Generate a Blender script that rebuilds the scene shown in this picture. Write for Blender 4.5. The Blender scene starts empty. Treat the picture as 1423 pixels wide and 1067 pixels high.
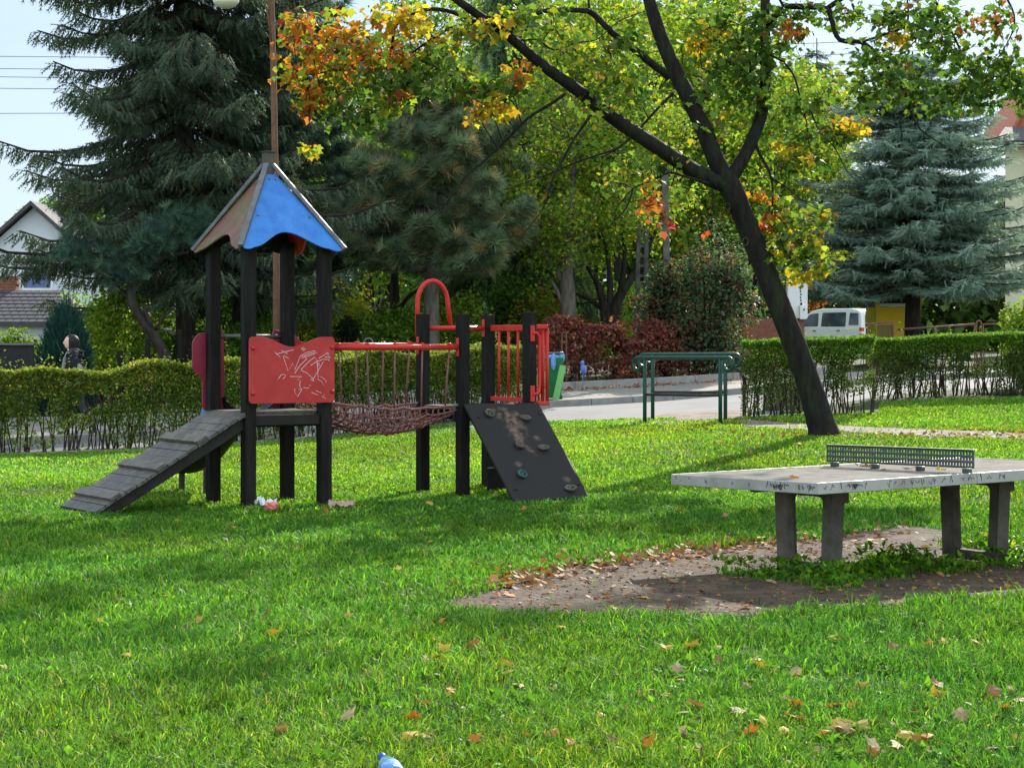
import bpy, bmesh, math, random
import numpy as np
from mathutils import Vector, Matrix, noise as mnoise
random.seed(7); rng = np.random.default_rng(11)
S = bpy.context.scene; COL = S.collection
R_ = math.radians
# ------------------------------------------------------------------ camera, sky, sun, exposure
F_PX, CX, HY, CAMH = 2840.0, 711.5, 475.0, 1.64        # focal length in photo pixels, horizon row, eye height
cam = bpy.data.cameras.new('camera'); camo = bpy.data.objects.new('camera', cam); COL.objects.link(camo)
camo.location = (0, 0, CAMH); camo.rotation_euler = (R_(90), 0, 0)
cam.sensor_width = 36; cam.sensor_fit = 'HORIZONTAL'; cam.lens = 36 * F_PX / 1423
cam.shift_y = (HY - 533.5) / 1423
cam.clip_start = 0.1; cam.clip_end = 3000
S.camera = camo
SUN_EL, SUN_AZ = 29.0, 20.0                           # sun is ahead of the camera, a little to the right
W = bpy.data.worlds.new('World'); S.world = W; W.use_nodes = True
nt = W.node_tree; bg = nt.nodes['Background']
sky = nt.nodes.new('ShaderNodeTexSky'); sky.sky_type = 'NISHITA'; sky.sun_disc = False
sky.sun_elevation = R_(SUN_EL); sky.sun_rotation = R_(SUN_AZ)
sky.air_density = 1.0; sky.dust_density = 0.8; sky.ozone_density = 1.5
# compress the sky's range to even out its light, then add faint cloud streaks
pw_ = nt.nodes.new('ShaderNodeGamma'); pw_.inputs[1].default_value = 0.34; nt.links.new(sky.outputs[0], pw_.inputs[0])
ctc = nt.nodes.new('ShaderNodeTexCoord'); cmp_ = nt.nodes.new('ShaderNodeMapping'); cmp_.inputs['Scale'].default_value = (1, 1, 2.6); nt.links.new(ctc.outputs['Generated'], cmp_.inputs[0])
cno = nt.nodes.new('ShaderNodeTexNoise'); cno.inputs['Scale'].default_value = 5.5; cno.inputs['Detail'].default_value = 7; nt.links.new(cmp_.outputs[0], cno.inputs['Vector'])
crm = nt.nodes.new('ShaderNodeMapRange'); crm.inputs[1].default_value = .45; crm.inputs[2].default_value = .75; crm.inputs[3].default_value = 0; crm.inputs[4].default_value = .4; nt.links.new(cno.outputs['Fac'], crm.inputs[0])
cmx = nt.nodes.new('ShaderNodeMix'); cmx.data_type = 'RGBA'; nt.links.new(crm.outputs[0], cmx.inputs['Factor']); nt.links.new(pw_.outputs[0], cmx.inputs['A']); cmx.inputs['B'].default_value = (2.5, 2.35, 2.15, 1)
cvm = nt.nodes.new('ShaderNodeVectorMath'); cvm.operation = 'MULTIPLY'; cvm.inputs[1].default_value = (1.33, 1.60, 1.95); nt.links.new(cmx.outputs['Result'], cvm.inputs[0])
# added fill: sky brightened and warmed above and behind the camera, out of view
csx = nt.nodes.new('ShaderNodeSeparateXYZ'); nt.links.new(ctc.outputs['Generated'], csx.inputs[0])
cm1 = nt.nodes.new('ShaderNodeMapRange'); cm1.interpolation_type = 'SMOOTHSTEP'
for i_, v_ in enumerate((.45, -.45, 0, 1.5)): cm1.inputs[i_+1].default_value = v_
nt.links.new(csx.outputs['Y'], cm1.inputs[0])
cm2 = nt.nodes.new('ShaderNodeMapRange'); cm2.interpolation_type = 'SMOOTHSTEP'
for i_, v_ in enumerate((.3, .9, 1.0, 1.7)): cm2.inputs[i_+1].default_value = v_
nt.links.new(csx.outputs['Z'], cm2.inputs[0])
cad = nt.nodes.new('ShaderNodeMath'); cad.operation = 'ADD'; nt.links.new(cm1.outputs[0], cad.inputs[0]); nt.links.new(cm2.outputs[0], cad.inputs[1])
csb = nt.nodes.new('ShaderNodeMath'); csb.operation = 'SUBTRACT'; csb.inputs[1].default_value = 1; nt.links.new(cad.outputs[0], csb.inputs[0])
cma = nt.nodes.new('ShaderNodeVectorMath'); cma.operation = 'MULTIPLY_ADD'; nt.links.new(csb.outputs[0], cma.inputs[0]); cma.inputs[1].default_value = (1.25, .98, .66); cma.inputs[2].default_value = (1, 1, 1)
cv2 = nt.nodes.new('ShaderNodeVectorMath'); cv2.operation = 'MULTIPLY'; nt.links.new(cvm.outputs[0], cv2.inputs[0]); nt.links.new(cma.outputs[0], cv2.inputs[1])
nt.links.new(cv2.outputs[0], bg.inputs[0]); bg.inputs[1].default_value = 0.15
sl = bpy.data.lights.new('sun', 'SUN'); slo = bpy.data.objects.new('sun', sl); COL.objects.link(slo)
sl.energy = 4.7; sl.angle = R_(0.55); sl.color = (1, 0.93, 0.82)
sd = Vector((math.sin(R_(SUN_AZ)) * math.cos(R_(SUN_EL)), math.cos(R_(SUN_AZ)) * math.cos(R_(SUN_EL)), math.sin(R_(SUN_EL))))
slo.rotation_euler = sd.to_track_quat('Z', 'Y').to_euler(); slo.location = (10, 40, 40)
S.view_settings.view_transform = 'Standard'; S.view_settings.look = 'None'
S.view_settings.gamma = 1; S.view_settings.exposure = 0.9
S.cycles.max_bounces = 6; S.cycles.transparent_max_bounces = 6; S.cycles.diffuse_bounces = 3
S.cycles.sample_clamp_indirect = 4

# ------------------------------------------------------------------ terrain
_gy = [-40, 0, 18, 22, 27, 33, 36, 40, 44, 60, 120, 400]
_gx = [-120, -12, -7, -2, 3, 8, 15, 120]
_gz = np.array([
 [0]*8, [0]*8, [0]*8,
 [0, 0, 0, 0, .06, .12, .15, .2],
 [0, 0, 0, .05, .36, .42, .45, .5],
 [0, 0, 0, .20, .36, .52, .58, .6],
 [0, 0, .03, .32, .40, .69, .75, .8],
 [.05, .05, .08, .40, .48, .76, .82, .9],
 [.1, .1, .15, .48, .58, .80, .9, 1],
 [.2, .2, .25, .5, .65, .92, 1.06, 1.2],
 [.5, .5, .6, .8, .9, 1.0, 1.2, 1.4],
 [1.5]*8])
def _bil(x, y):
    x = np.asarray(x, float); y = np.asarray(y, float)
    i = np.clip(np.searchsorted(_gx, x) - 1, 0, len(_gx) - 2); j = np.clip(np.searchsorted(_gy, y) - 1, 0, len(_gy) - 2)
    gx = np.array(_gx, float); gy = np.array(_gy, float)
    a = np.clip((x - gx[i]) / (gx[i+1] - gx[i]), 0, 1); b = np.clip((y - gy[j]) / (gy[j+1] - gy[j]), 0, 1)
    return (_gz[j, i]*(1-a) + _gz[j, i+1]*a)*(1-b) + (_gz[j+1, i]*(1-a) + _gz[j+1, i+1]*a)*b
def tz(x, y):
    d = 1.1; s = 0
    for dx, dy, w in ((0,0,.28),(d,0,.12),(-d,0,.12),(0,d,.12),(0,-d,.12),(d,d,.06),(-d,d,.06),(d,-d,.06),(-d,-d,.06)):
        s = s + w * _bil(np.asarray(x)+dx, np.asarray(y)+dy)
    return s
def tzf(x, y): return float(tz(x, y))
def XY(px, Y): return (px - CX) / F_PX * Y
def ZP(py, Y): return CAMH - (py - HY) * Y / F_PX
def P(px, py, Y): return Vector((XY(px, Y), Y, ZP(py, Y)))          # a point at a known depth
def at(px, py):                                                       # where a ray meets the ground
    Y = np.arange(5.0, 105.0, .05); h_ = np.nonzero(ZP(py, Y) <= tz(XY(px, Y), Y))[0] if py < 760 else np.nonzero(ZP(py, Y) <= 0)[0]
    if len(h_): Y = float(Y[h_[0]]); return Vector((XY(px, Y), Y, tzf(XY(px, Y), Y)))
    return Vector((XY(px, 60), 60, tzf(XY(px, 60), 60)))
def G(px, Y): x = XY(px, Y); return Vector((x, Y, tzf(x, Y)))

_ng = rng.random((64, 64))
def vnoise(x, y, s):
    x = np.asarray(x)*s + 1000; y = np.asarray(y)*s + 1000
    i = np.floor(x).astype(int); j = np.floor(y).astype(int); a = x - i; b = y - j
    a = a*a*(3-2*a); b = b*b*(3-2*b); g = lambda p, q: _ng[p % 64, q % 64]
    return (g(i,j)*(1-a)+g(i+1,j)*a)*(1-b)+(g(i,j+1)*(1-a)+g(i+1,j+1)*a)*b
def fnoise(x, y, s): return .55*vnoise(x,y,s)+.3*vnoise(x,y,s*2.1)+.15*vnoise(x,y,s*4.3)

# ------------------------------------------------------------------ materials
def new_mat(name):
    m = bpy.data.materials.new(name); m.use_nodes = True
    return m, m.node_tree, m.node_tree.nodes['Principled BSDF']
def nn(t, typ, **kw):
    n = t.nodes.new(typ)
    for k, v in kw.items():
        if k in n.inputs: n.inputs[k].default_value = v
        else: setattr(n, k, v)
    return n
def c4(c): return (c[0], c[1], c[2], 1)
def pmat(name, cols, scale=8, rough=.6, metal=0, bump=.2, bscale=None, stretch=(1,1,1), detail=6, spec=.22, stops=None, rvar=.15, bdist=.01):
    m, t, b = new_mat(name)
    tc = nn(t, 'ShaderNodeTexCoord'); mp = nn(t, 'ShaderNodeMapping'); mp.inputs['Scale'].default_value = stretch
    t.links.new(tc.outputs['Object'], mp.inputs['Vector'])
    n = nn(t, 'ShaderNodeTexNoise', Scale=scale, Detail=detail, Roughness=.65); t.links.new(mp.outputs[0], n.inputs['Vector'])
    r = nn(t, 'ShaderNodeValToRGB'); e = r.color_ramp.elements
    st = stops or [0.3 + 0.4*i/max(1, len(cols)-1) for i in range(len(cols))]
    while len(e) < len(cols): e.new(.5)
    for i, c in enumerate(cols): e[i].position = st[i]; e[i].color = c4(c)
    t.links.new(n.outputs['Fac'], r.inputs['Fac']); t.links.new(r.outputs[0], b.inputs['Base Color'])
    mr = nn(t, 'ShaderNodeMapRange'); mr.inputs[1].default_value = .3; mr.inputs[2].default_value = .7
    mr.inputs[3].default_value = max(0, rough-rvar); mr.inputs[4].default_value = min(1, rough+rvar)
    n2 = nn(t, 'ShaderNodeTexNoise', Scale=(bscale or scale*4), Detail=5); t.links.new(mp.outputs[0], n2.inputs['Vector'])
    t.links.new(n2.outputs['Fac'], mr.inputs[0]); t.links.new(mr.outputs[0], b.inputs['Roughness'])
    b.inputs['Metallic'].default_value = metal; b.inputs['Specular IOR Level'].default_value = spec
    if bump:
        bp = nn(t, 'ShaderNodeBump', Strength=bump, Distance=bdist); t.links.new(n2.outputs['Fac'], bp.inputs['Height'])
        t.links.new(bp.outputs[0], b.inputs['Normal'])
    return m
def leafmat(name, trans=.42, rough=.45, spec=.35, tcol=(1.25, 1.2, .55)):
    m, t, b = new_mat(name)
    at_ = nn(t, 'ShaderNodeAttribute', attribute_name='Col')
    t.links.new(at_.outputs['Color'], b.inputs['Base Color'])
    b.inputs['Roughness'].default_value = rough; b.inputs['Specular IOR Level'].default_value = spec
    tr = nn(t, 'ShaderNodeBsdfTranslucent'); mx = nn(t, 'ShaderNodeMix', data_type='RGBA', blend_type='MULTIPLY')
    mx.inputs['Factor'].default_value = 1; t.links.new(at_.outputs['Color'], mx.inputs['A']); mx.inputs['B'].default_value = c4(tcol)
    t.links.new(mx.outputs['Result'], tr.inputs['Color'])
    ms = nn(t, 'ShaderNodeMixShader', Fac=trans)
    t.links.new(b.outputs[0], ms.inputs[1]); t.links.new(tr.outputs[0], ms.inputs[2])
    t.links.new(ms.outputs[0], t.nodes['Material Output'].inputs['Surface'])
    return m
M = {}
M['leaf'] = leafmat('leaf', .48, .6, .12, (1.4, 1.36, .68))
M['grass'] = leafmat('grass_blade', .5, .5, .14, (1.5, 1.5, .55))
M['needle'] = leafmat('needle', .3, .6, .2, (1.3, 1.25, .9))
M['dryleaf'] = leafmat('dry_leaf', .25, .65, .25, (1.2, 1, .6))
M['bark'] = pmat('bark_dark', [(.010,.0085,.007),(.032,.028,.022),(.055,.048,.038)], 9, .9, bump=.9, bscale=16, stretch=(1,1,.25), bdist=.03)
M['bark_moss'] = pmat('bark_mossy', [(.0045,.004,.0036),(.014,.012,.010),(.020,.031,.010)], 5, .9, bump=1, bscale=15, stretch=(1.4,1.4,.35), bdist=.035)
M['bark_grey'] = pmat('bark_grey', [(.05,.045,.038),(.13,.115,.095),(.2,.18,.15)], 7, .9, bump=.8, bscale=14, stretch=(1,1,.4), bdist=.03)
M['twig'] = pmat('twig_brown', [(.03,.022,.016),(.08,.06,.042)], 10, .85, bump=0)
M['lawn'] = pmat('lawn_soil', [(.012,.022,.006),(.03,.055,.012),(.05,.07,.02)], 1.6, .95, bump=.6, bscale=18, bdist=.05)
M['dirt'] = pmat('bare_soil', [(.036,.024,.015),(.074,.05,.032),(.125,.09,.06)], 2.6, .95, bump=1, bscale=22, bdist=.035, detail=9)
M['path'] = pmat('dirt_path', [(.1,.08,.06),(.2,.165,.125),(.28,.24,.19)], 3, .95, bump=.8, bscale=22, bdist=.03)
M['asphalt'] = pmat('asphalt', [(.14,.138,.14),(.17,.17,.172),(.2,.2,.2)], 1.2, .9, bump=.3, bscale=60, bdist=.006)
M['pavers'] = pmat('pavers', [(.2,.185,.165),(.27,.25,.22)], 3, .9, bump=.4, bscale=20)
M['kerb'] = pmat('kerb_concrete', [(.2,.195,.185),(.32,.31,.29)], 5, .9, bump=.3)
M['post'] = pmat('dark_stained_wood', [(.005,.005,.0045),(.012,.011,.0095),(.022,.02,.017)], 6, .8, bump=.6, bscale=20, stretch=(3,3,.25), bdist=.006, spec=.15)
M['deck'] = pmat('weathered_plank', [(.045,.04,.034),(.095,.086,.074),(.17,.16,.14)], 7, .55, bump=.7, bscale=14, bdist=.006, stretch=(1.2,3.2,3.2))
M['deckdark'] = pmat('dark_timber', [(.012,.011,.0095),(.026,.024,.02)], 6, .7, bump=.5, bdist=.006)
M['red'] = pmat('red_board', [(.36,.028,.028),(.42,.035,.034),(.46,.05,.045)], 4, .38, bump=.05, bscale=60)
M['redsteel'] = pmat('red_painted_steel', [(.46,.025,.02),(.55,.04,.032)], 9, .35, bump=.08)
M['maroon'] = pmat('faded_maroon_board', [(.2,.02,.045),(.27,.035,.06)], 4, .45, bump=.05)
M['blue'] = pmat('blue_board', [(.03,.14,.44),(.042,.19,.55),(.06,.23,.6)], 6, .4, bump=.05, detail=9)
M['redroof'] = pmat('weathered_red_board', [(.14,.055,.045),(.19,.085,.065),(.13,.105,.045),(.24,.13,.11)], 3.2, .5, spec=.2, bump=.5, bscale=7, bdist=.01)
M['redinner'] = pmat('red_inner_board', [(.5,.02,.015),(.62,.06,.02)], 5, .5, bump=0)
M['galv'] = pmat('galvanised_steel', [(.11,.118,.125),(.18,.19,.2)], 12, .6, metal=.4, bump=.1)
M['rope'] = pmat('maroon_rope', [(.14,.055,.05),(.24,.11,.1)], 30, .8, bump=.6, bscale=120, bdist=.004)
M['rubber'] = pmat('dark_rubber', [(.014,.014,.015),(.03,.03,.032)], 8, .7, bump=.3)
M['hold'] = pmat('climbing_hold', [(.05,.042,.034),(.11,.095,.078)], 12, .7, bump=.4)
M['holdg'] = pmat('green_hold', [(.02,.07,.065),(.04,.11,.1)], 12, .6, bump=.3)
M['concrete'] = pmat('concrete', [(.05,.046,.038),(.088,.081,.068),(.13,.12,.10)], 5, .92, bump=.6, bscale=30, bdist=.01)
M['terrazzo'] = pmat('table_top_concrete', [(.10,.092,.082),(.155,.145,.13),(.2,.188,.17)], 6, .9, spec=.05, bump=.3, bscale=70, bdist=.004)
M['alu'] = pmat('table_edge_metal', [(.25,.25,.235),(.35,.35,.33),(.42,.42,.4)], 4, .5, metal=.25, bump=.08)
M['ink'] = pmat('black_ink', [(.02,.02,.02),(.04,.04,.04)], 8, .7, bump=0)
M['scratch'] = pmat('white_scratch', [(.62,.5,.5),(.75,.66,.66)], 8, .7, bump=0)
M['concdark'] = pmat('shaded_pole_concrete', [(.05,.05,.045),(.10,.10,.09),(.15,.145,.13)], 5, .92, bump=.5, bscale=25, bdist=.01)  # shade on the poles is put into this concrete colour
M['netsteel'] = pmat('green_grey_steel', [(.05,.068,.062),(.085,.105,.098)], 10, .45, metal=.3, bump=.1)
M['greensteel'] = pmat('dark_green_steel', [(.012,.05,.036),(.018,.075,.052)], 9, .35, bump=.08)
M['rust'] = pmat('rusty_brown_steel', [(.10,.05,.032),(.19,.1,.06)], 8, .75, bump=.2)
M['darksteel'] = pmat('dark_steel', [(.03,.03,.03),(.06,.058,.055)], 8, .6, metal=.3, bump=.1)
M['whitewall'] = pmat('white_render', [(.62,.66,.72),(.72,.75,.8)], 1.2, .9, bump=.2)
M['yellowwall'] = pmat('cream_render', [(.55,.53,.38),(.62,.6,.44)], 1.2, .9, bump=.2)
M['cream'] = pmat('cream_trim', [(.6,.58,.5),(.68,.66,.58)], 3, .7, bump=.1)
M['white'] = pmat('white_paint', [(.72,.73,.74),(.8,.8,.8)], 3, .4, bump=.03)
M['carwhite'] = pmat('white_car_paint', [(.78,.79,.8),(.8,.81,.82)], 1, .22, bump=0, rvar=.03, spec=.6)
M['black'] = pmat('black_plastic', [(.012,.012,.013),(.022,.022,.023)], 6, .6, bump=.1)
M['slate'] = pmat('dark_shingle', [(.06,.058,.065),(.10,.098,.108)], 6, .8, bump=.4)
M['tile'] = pmat('red_tile', [(.30,.09,.05),(.42,.15,.09)], 8, .8, bump=.4)
M['brick'] = pmat('brown_brick', [(.20,.075,.05),(.3,.13,.09)], 9, .9, bump=.4)
M['yellow'] = pmat('yellow_paint', [(.75,.52,.02),(.82,.6,.03)], 3, .5, bump=.03)
M['bingreen'] = pmat('green_plastic', [(.012,.12,.045),(.02,.16,.06)], 6, .5, bump=.1)
M['planklime'] = pmat('light_green_board', [(.16,.42,.12),(.2,.5,.16)], 6, .6, bump=.1)
M['liner'] = pmat('blue_bag', [(.07,.2,.5),(.2,.38,.65)], 9, .35, bump=.6, bdist=.03)
M['tarp'] = pmat('navy_cloth', [(.012,.03,.06),(.03,.07,.11)], 9, .5, bump=.6, bdist=.03)
M['skin'] = pmat('skin', [(.62,.40,.32),(.7,.47,.38)], 9, .5, bump=.05)
M['hair'] = pmat('dark_hair', [(.01,.008,.008),(.025,.018,.016)], 30, .5, bump=.4, stretch=(4,4,.5))
M['jacket'] = pmat('black_jacket', [(.006,.0065,.011),(.013,.014,.02)], 8, .7, bump=.5, bdist=.02)
M['greycloth'] = pmat('grey_cloth', [(.16,.165,.175),(.25,.255,.265)], 14, .8, bump=.3)
M['jeans'] = pmat('dark_trousers', [(.03,.035,.05),(.05,.055,.075)], 12, .8, bump=.2)
M['lampglass'] = pmat('lamp_globe', [(.55,.56,.42),(.68,.68,.52)], 3, .3, bump=0)
M['foil'] = pmat('silver_foil', [(.5,.53,.56),(.75,.78,.8)], 14, .3, metal=.6, bump=.8, bdist=.02)
M['wrapred'] = pmat('red_wrapper', [(.55,.06,.04),(.75,.35,.28)], 14, .4, bump=.4)
M['paper'] = pmat('dirty_paper', [(.36,.2,.17),(.55,.4,.34)], 14, .8, bump=.6, bdist=.02)
M['bluecap'] = pmat('blue_cap', [(.008,.06,.38),(.012,.08,.46)], 10, .35, bump=0)
M['orn'] = pmat('blue_ornament', [(.08,.14,.5),(.16,.25,.62)], 10, .5, bump=.1)
m, t, b = new_mat('window_glass'); b.inputs['Base Color'].default_value = (.02,.03,.045,1); b.inputs['Roughness'].default_value = .06; b.inputs['Specular IOR Level'].default_value = .8; M['glass'] = m
m, t, b = new_mat('blue_window_pane'); b.inputs['Base Color'].default_value = (.025,.075,.26,1); b.inputs['Roughness'].default_value = .12; M['blueglass'] = m  # sky reflection put into the pane's base colour
m, t, b = new_mat('bottle_plastic'); b.inputs['Base Color'].default_value = (.45,.7,.95,1); b.inputs['Roughness'].default_value = .12; b.inputs['Transmission Weight'].default_value = .75; b.inputs['IOR'].default_value = 1.2; M['pet'] = m
m, t, b = new_mat('tail_light'); b.inputs['Base Color'].default_value = (.6,.02,.02,1); b.inputs['Roughness'].default_value = .15; M['tail'] = m

# worn dark climbing board: dark film with the bare brown wood scuffed through in the middle
m, t, b = new_mat('scuffed_board'); M['climb'] = m
uv = nn(t, 'ShaderNodeAttribute', attribute_name='Wear'); ns = nn(t, 'ShaderNodeTexNoise', Scale=42, Detail=9, Roughness=.85)
tc = nn(t, 'ShaderNodeTexCoord'); t.links.new(tc.outputs['Object'], ns.inputs['Vector'])
ad = nn(t, 'ShaderNodeMath', operation='MULTIPLY'); t.links.new(uv.outputs['Fac'], ad.inputs[0]); t.links.new(ns.outputs['Fac'], ad.inputs[1])
rp = nn(t, 'ShaderNodeValToRGB'); e = rp.color_ramp.elements
e[0].position = .36; e[0].color = (.021,.019,.0175,1); e[1].position = .66; e[1].color = (.2,.135,.095,1); q = e.new(.44); q.color = (.055,.04,.036,1)
t.links.new(ad.outputs[0], rp.inputs['Fac']); t.links.new(rp.outputs[0], b.inputs['Base Color']); b.inputs['Roughness'].default_value = .6; b.inputs['Specular IOR Level'].default_value = .15
bp = nn(t, 'ShaderNodeBump', Strength=.5, Distance=.006); t.links.new(ad.outputs[0], bp.inputs['Height']); t.links.new(bp.outputs[0], b.inputs['Normal'])

# ------------------------------------------------------------------ mesh helpers
ORG = {}
def put(o, parent):
    COL.objects.link(o)
    if parent is not None: o.parent = parent
def org(parent): return ORG.get(parent.name, Vector((0,0,0))) if parent is not None else Vector((0,0,0))
def thing(name, label, cat, loc=(0,0,0), group=None):
    o = bpy.data.objects.new(name, None); o.empty_display_size = .2; COL.objects.link(o); o.location = loc
    tag(o, label, cat, group); ORG[o.name] = Vector(loc); return o
def tag(o, label, cat, group=None, kind=None):
    o['label'] = label; o['category'] = cat
    if group: o['group'] = group
    if kind: o['kind'] = kind
    return o
def structure(o): o['kind'] = 'structure'; return o
class MB:
    def __init__(s): s.v = []; s.f = []
    def add(s, vs, fs):
        n = len(s.v); s.v += [Vector(v) for v in vs]; s.f += [tuple(i+n for i in f) for f in fs]; return s
    def box(s, c, size, ax=None):
        c = Vector(c); ax = ax or (Vector((1,0,0)), Vector((0,1,0)), Vector((0,0,1)))
        h = [a*(z/2) for a, z in zip(ax, size)]
        vs = [c + h[0]*i + h[1]*j + h[2]*k for i in (-1,1) for j in (-1,1) for k in (-1,1)]
        return s.add(vs, [(0,1,3,2),(4,6,7,5),(0,4,5,1),(2,3,7,6),(0,2,6,4),(1,5,7,3)])
    def beam(s, a, b, w, h, up=(0,0,1)):
        a = Vector(a); b = Vector(b); d = (b-a); L = d.length; d.normalize()
        x = d.cross(Vector(up)); 
        if x.length < 1e-5: x = d.cross(Vector((1,0,0)))
        x.normalize(); z = x.cross(d)
        return s.box((a+b)/2, (w, L, h), (x, d, z))
    def tube(s, pts, r, n=8, cap=True, jit=0):
        pts = [Vector(p) for p in pts]; k = len(pts); rs = r if isinstance(r, (list, tuple)) else [r]*k
        base = len(s.v); prev = None
        for i, p in enumerate(pts):
            d = (pts[min(i+1,k-1)] - pts[max(i-1,0)])
            d = d.normalized() if d.length > 1e-9 else Vector((0,0,1))
            x = (prev - d*prev.dot(d)) if prev is not None else d.cross(Vector((.3,.9,.1) if abs(d.z) > .8 else (0,0,1)))
            x.normalize(); prev = x; y = d.cross(x)
            for q in range(n):
                a = 2*math.pi*q/n; rr = rs[i]*(1+jit*(random.random()-.5))
                s.v.append(p + x*(math.cos(a)*rr) + y*(math.sin(a)*rr))
        for i in range(k-1):
            for q in range(n):
                a = base+i*n+q; b = base+i*n+(q+1)%n
                s.f.append((a, b, b+n, a+n))
        if cap:
            s.f.append(tuple(base+q for q in range(n))[::-1]); s.f.append(tuple(base+(k-1)*n+q for q in range(n)))
        return s
    def prism(s, poly, o, ex, ey, depth):
        o = Vector(o); ex = Vector(ex); ey = Vector(ey); ez = ex.cross(ey).normalized()*depth; n = len(poly)
        vs = [o+ex*a+ey*b for a, b in poly] + [o+ex*a+ey*b+ez for a, b in poly]
        return s.add(vs, [tuple(range(n))[::-1], tuple(range(n, 2*n))] + [(i, (i+1)%n, (i+1)%n+n, i+n) for i in range(n)])
    def lathe(s, c, prof, n=16, ax=(0,0,1)):
        c = Vector(c); ax = Vector(ax).normalized(); x = ax.orthogonal().normalized(); y = ax.cross(x); b0 = len(s.v); k = len(prof)
        for r, h in prof:
            for q in range(n):
                a = 2*math.pi*q/n; s.v.append(c+ax*h+(x*math.cos(a)+y*math.sin(a))*r)
        for i in range(k-1):
            for q in range(n):
                a = b0+i*n+q; b = b0+i*n+(q+1)%n; s.f.append((a, b, b+n, a+n))
        s.f.append(tuple(b0+q for q in range(n))[::-1]); s.f.append(tuple(b0+(k-1)*n+q for q in range(n)))
        return s
    def ell(s, c, r, n=14, m=9, fn=None):
        c = Vector(c); b0 = len(s.v)
        for i in range(m+1):
            th = math.pi*i/m
            for q in range(n):
                a = 2*math.pi*q/n; d = Vector((math.sin(th)*math.cos(a), math.sin(th)*math.sin(a), math.cos(th)))
                if fn: d = fn(d)
                s.v.append(c+Vector((d.x*r[0], d.y*r[1], d.z*r[2])))
        for i in range(m):
            for q in range(n):
                a = b0+i*n+q; b = b0+i*n+(q+1)%n; s.f.append((a, a+n, b+n, b))
        return s
    def build(s, name, mat, parent=None, smooth=False, bev=0, seg=2, sub=0):
        me = bpy.data.meshes.new(name); og = org(parent)
        me.from_pydata([tuple(v-og) for v in s.v], [], s.f)
        bm = bmesh.new(); bm.from_mesh(me); bmesh.ops.recalc_face_normals(bm, faces=bm.faces); bm.to_mesh(me); bm.free()
        me.materials.append(M[mat] if isinstance(mat, str) else mat)
        o = bpy.data.objects.new(name, me); put(o, parent); ORG[o.name] = og
        if smooth: me.polygons.foreach_set('use_smooth', [True]*len(me.polygons))
        if bev:
            md = o.modifiers.new('bevel', 'BEVEL'); md.width = bev; md.segments = seg; md.limit_method = 'ANGLE'; md.angle_limit = R_(35)
        if sub:
            md = o.modifiers.new('sub', 'SUBSURF'); md.levels = sub; md.render_levels = sub
        return o
def npmesh(name, V, Fc, mat, parent=None, col=None, smooth=False, attr=None):
    og = org(parent); V = np.asarray(V, np.float32) - np.array(og, np.float32); Fc = np.asarray(Fc, np.int32); k = Fc.shape[1]
    me = bpy.data.meshes.new(name); me.vertices.add(len(V)); me.vertices.foreach_set('co', V.ravel())
    me.loops.add(Fc.size); me.loops.foreach_set('vertex_index', Fc.ravel())
    me.polygons.add(len(Fc)); me.polygons.foreach_set('loop_start', np.arange(0, Fc.size, k, dtype=np.int32))
    if smooth: me.polygons.foreach_set('use_smooth', np.ones(len(Fc), bool))
    me.update(calc_edges=True)
    if col is not None:
        a = me.color_attributes.new('Col', 'FLOAT_COLOR', 'POINT'); c = np.ones((len(V), 4), np.float32); c[:, :3] = col
        a.data.foreach_set('color', c.ravel())
    if attr is not None:
        a = me.attributes.new(attr[0], 'FLOAT', 'POINT'); a.data.foreach_set('value', np.asarray(attr[1], np.float32))
    me.materials.append(M[mat] if isinstance(mat, str) else mat)
    o = bpy.data.objects.new(name, me); put(o, parent); ORG[o.name] = og; return o
def scatter(T, pos, R, sc):
    Tv, Tf = T; n = len(pos); k = len(Tv); sc = np.asarray(sc, float)
    if sc.ndim == 1: sc = np.repeat(sc[:, None], 3, 1)
    L = Tv[None]*sc[:, None, :]
    V = pos[:, None, :] + np.einsum('nij,nkj->nki', R, L)
    Fc = (Tf[None] + (np.arange(n)*k)[:, None, None]).reshape(-1, Tf.shape[1])
    return V.reshape(-1, 3), Fc
def merge(parts):
    V = []; Fc = []; C = []; o = 0
    for v, f, c in parts: V.append(v); Fc.append(f+o); C.append(c); o += len(v)
    return np.concatenate(V), np.concatenate(Fc), np.concatenate(C)
def rot_ypr(yaw, pitch, roll):
    cy, sy, cp, sp, cr, sr = np.cos(yaw), np.sin(yaw), np.cos(pitch), np.sin(pitch), np.cos(roll), np.sin(roll)
    z = np.zeros_like(cy); o = z+1
    Rz = np.array([[cy,-sy,z],[sy,cy,z],[z,z,o]]).transpose(2,0,1); Rx = np.array([[o,z,z],[z,cp,-sp],[z,sp,cp]]).transpose(2,0,1)
    Ry = np.array([[cr,z,sr],[z,o,z],[-sr,z,cr]]).transpose(2,0,1)
    return Rz@Rx@Ry
def rot_dir(D, roll):                       # y axis along D, random roll
    D = D/np.maximum(np.linalg.norm(D, axis=1, keepdims=True), 1e-9)
    ref = np.where(np.abs(D[:, 2:3]) > .9, np.array([[1., 0, 0]]), np.array([[0, 0, 1.]]))
    x = np.cross(D, ref); x /= np.linalg.norm(x, axis=1, keepdims=True); z = np.cross(x, D)
    c, s_ = np.cos(roll)[:, None], np.sin(roll)[:, None]
    x2 = x*c + z*s_; z2 = -x*s_ + z*c
    return np.stack([x2, D, z2], axis=2)
T_LEAF = (np.array([[0,0,0],[.5,.42,.13],[0,1,-.06],[-.5,.42,.13],[0,.45,0]]), np.array([[0,1,4],[1,2,4],[2,3,4],[3,0,4]]))
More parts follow.
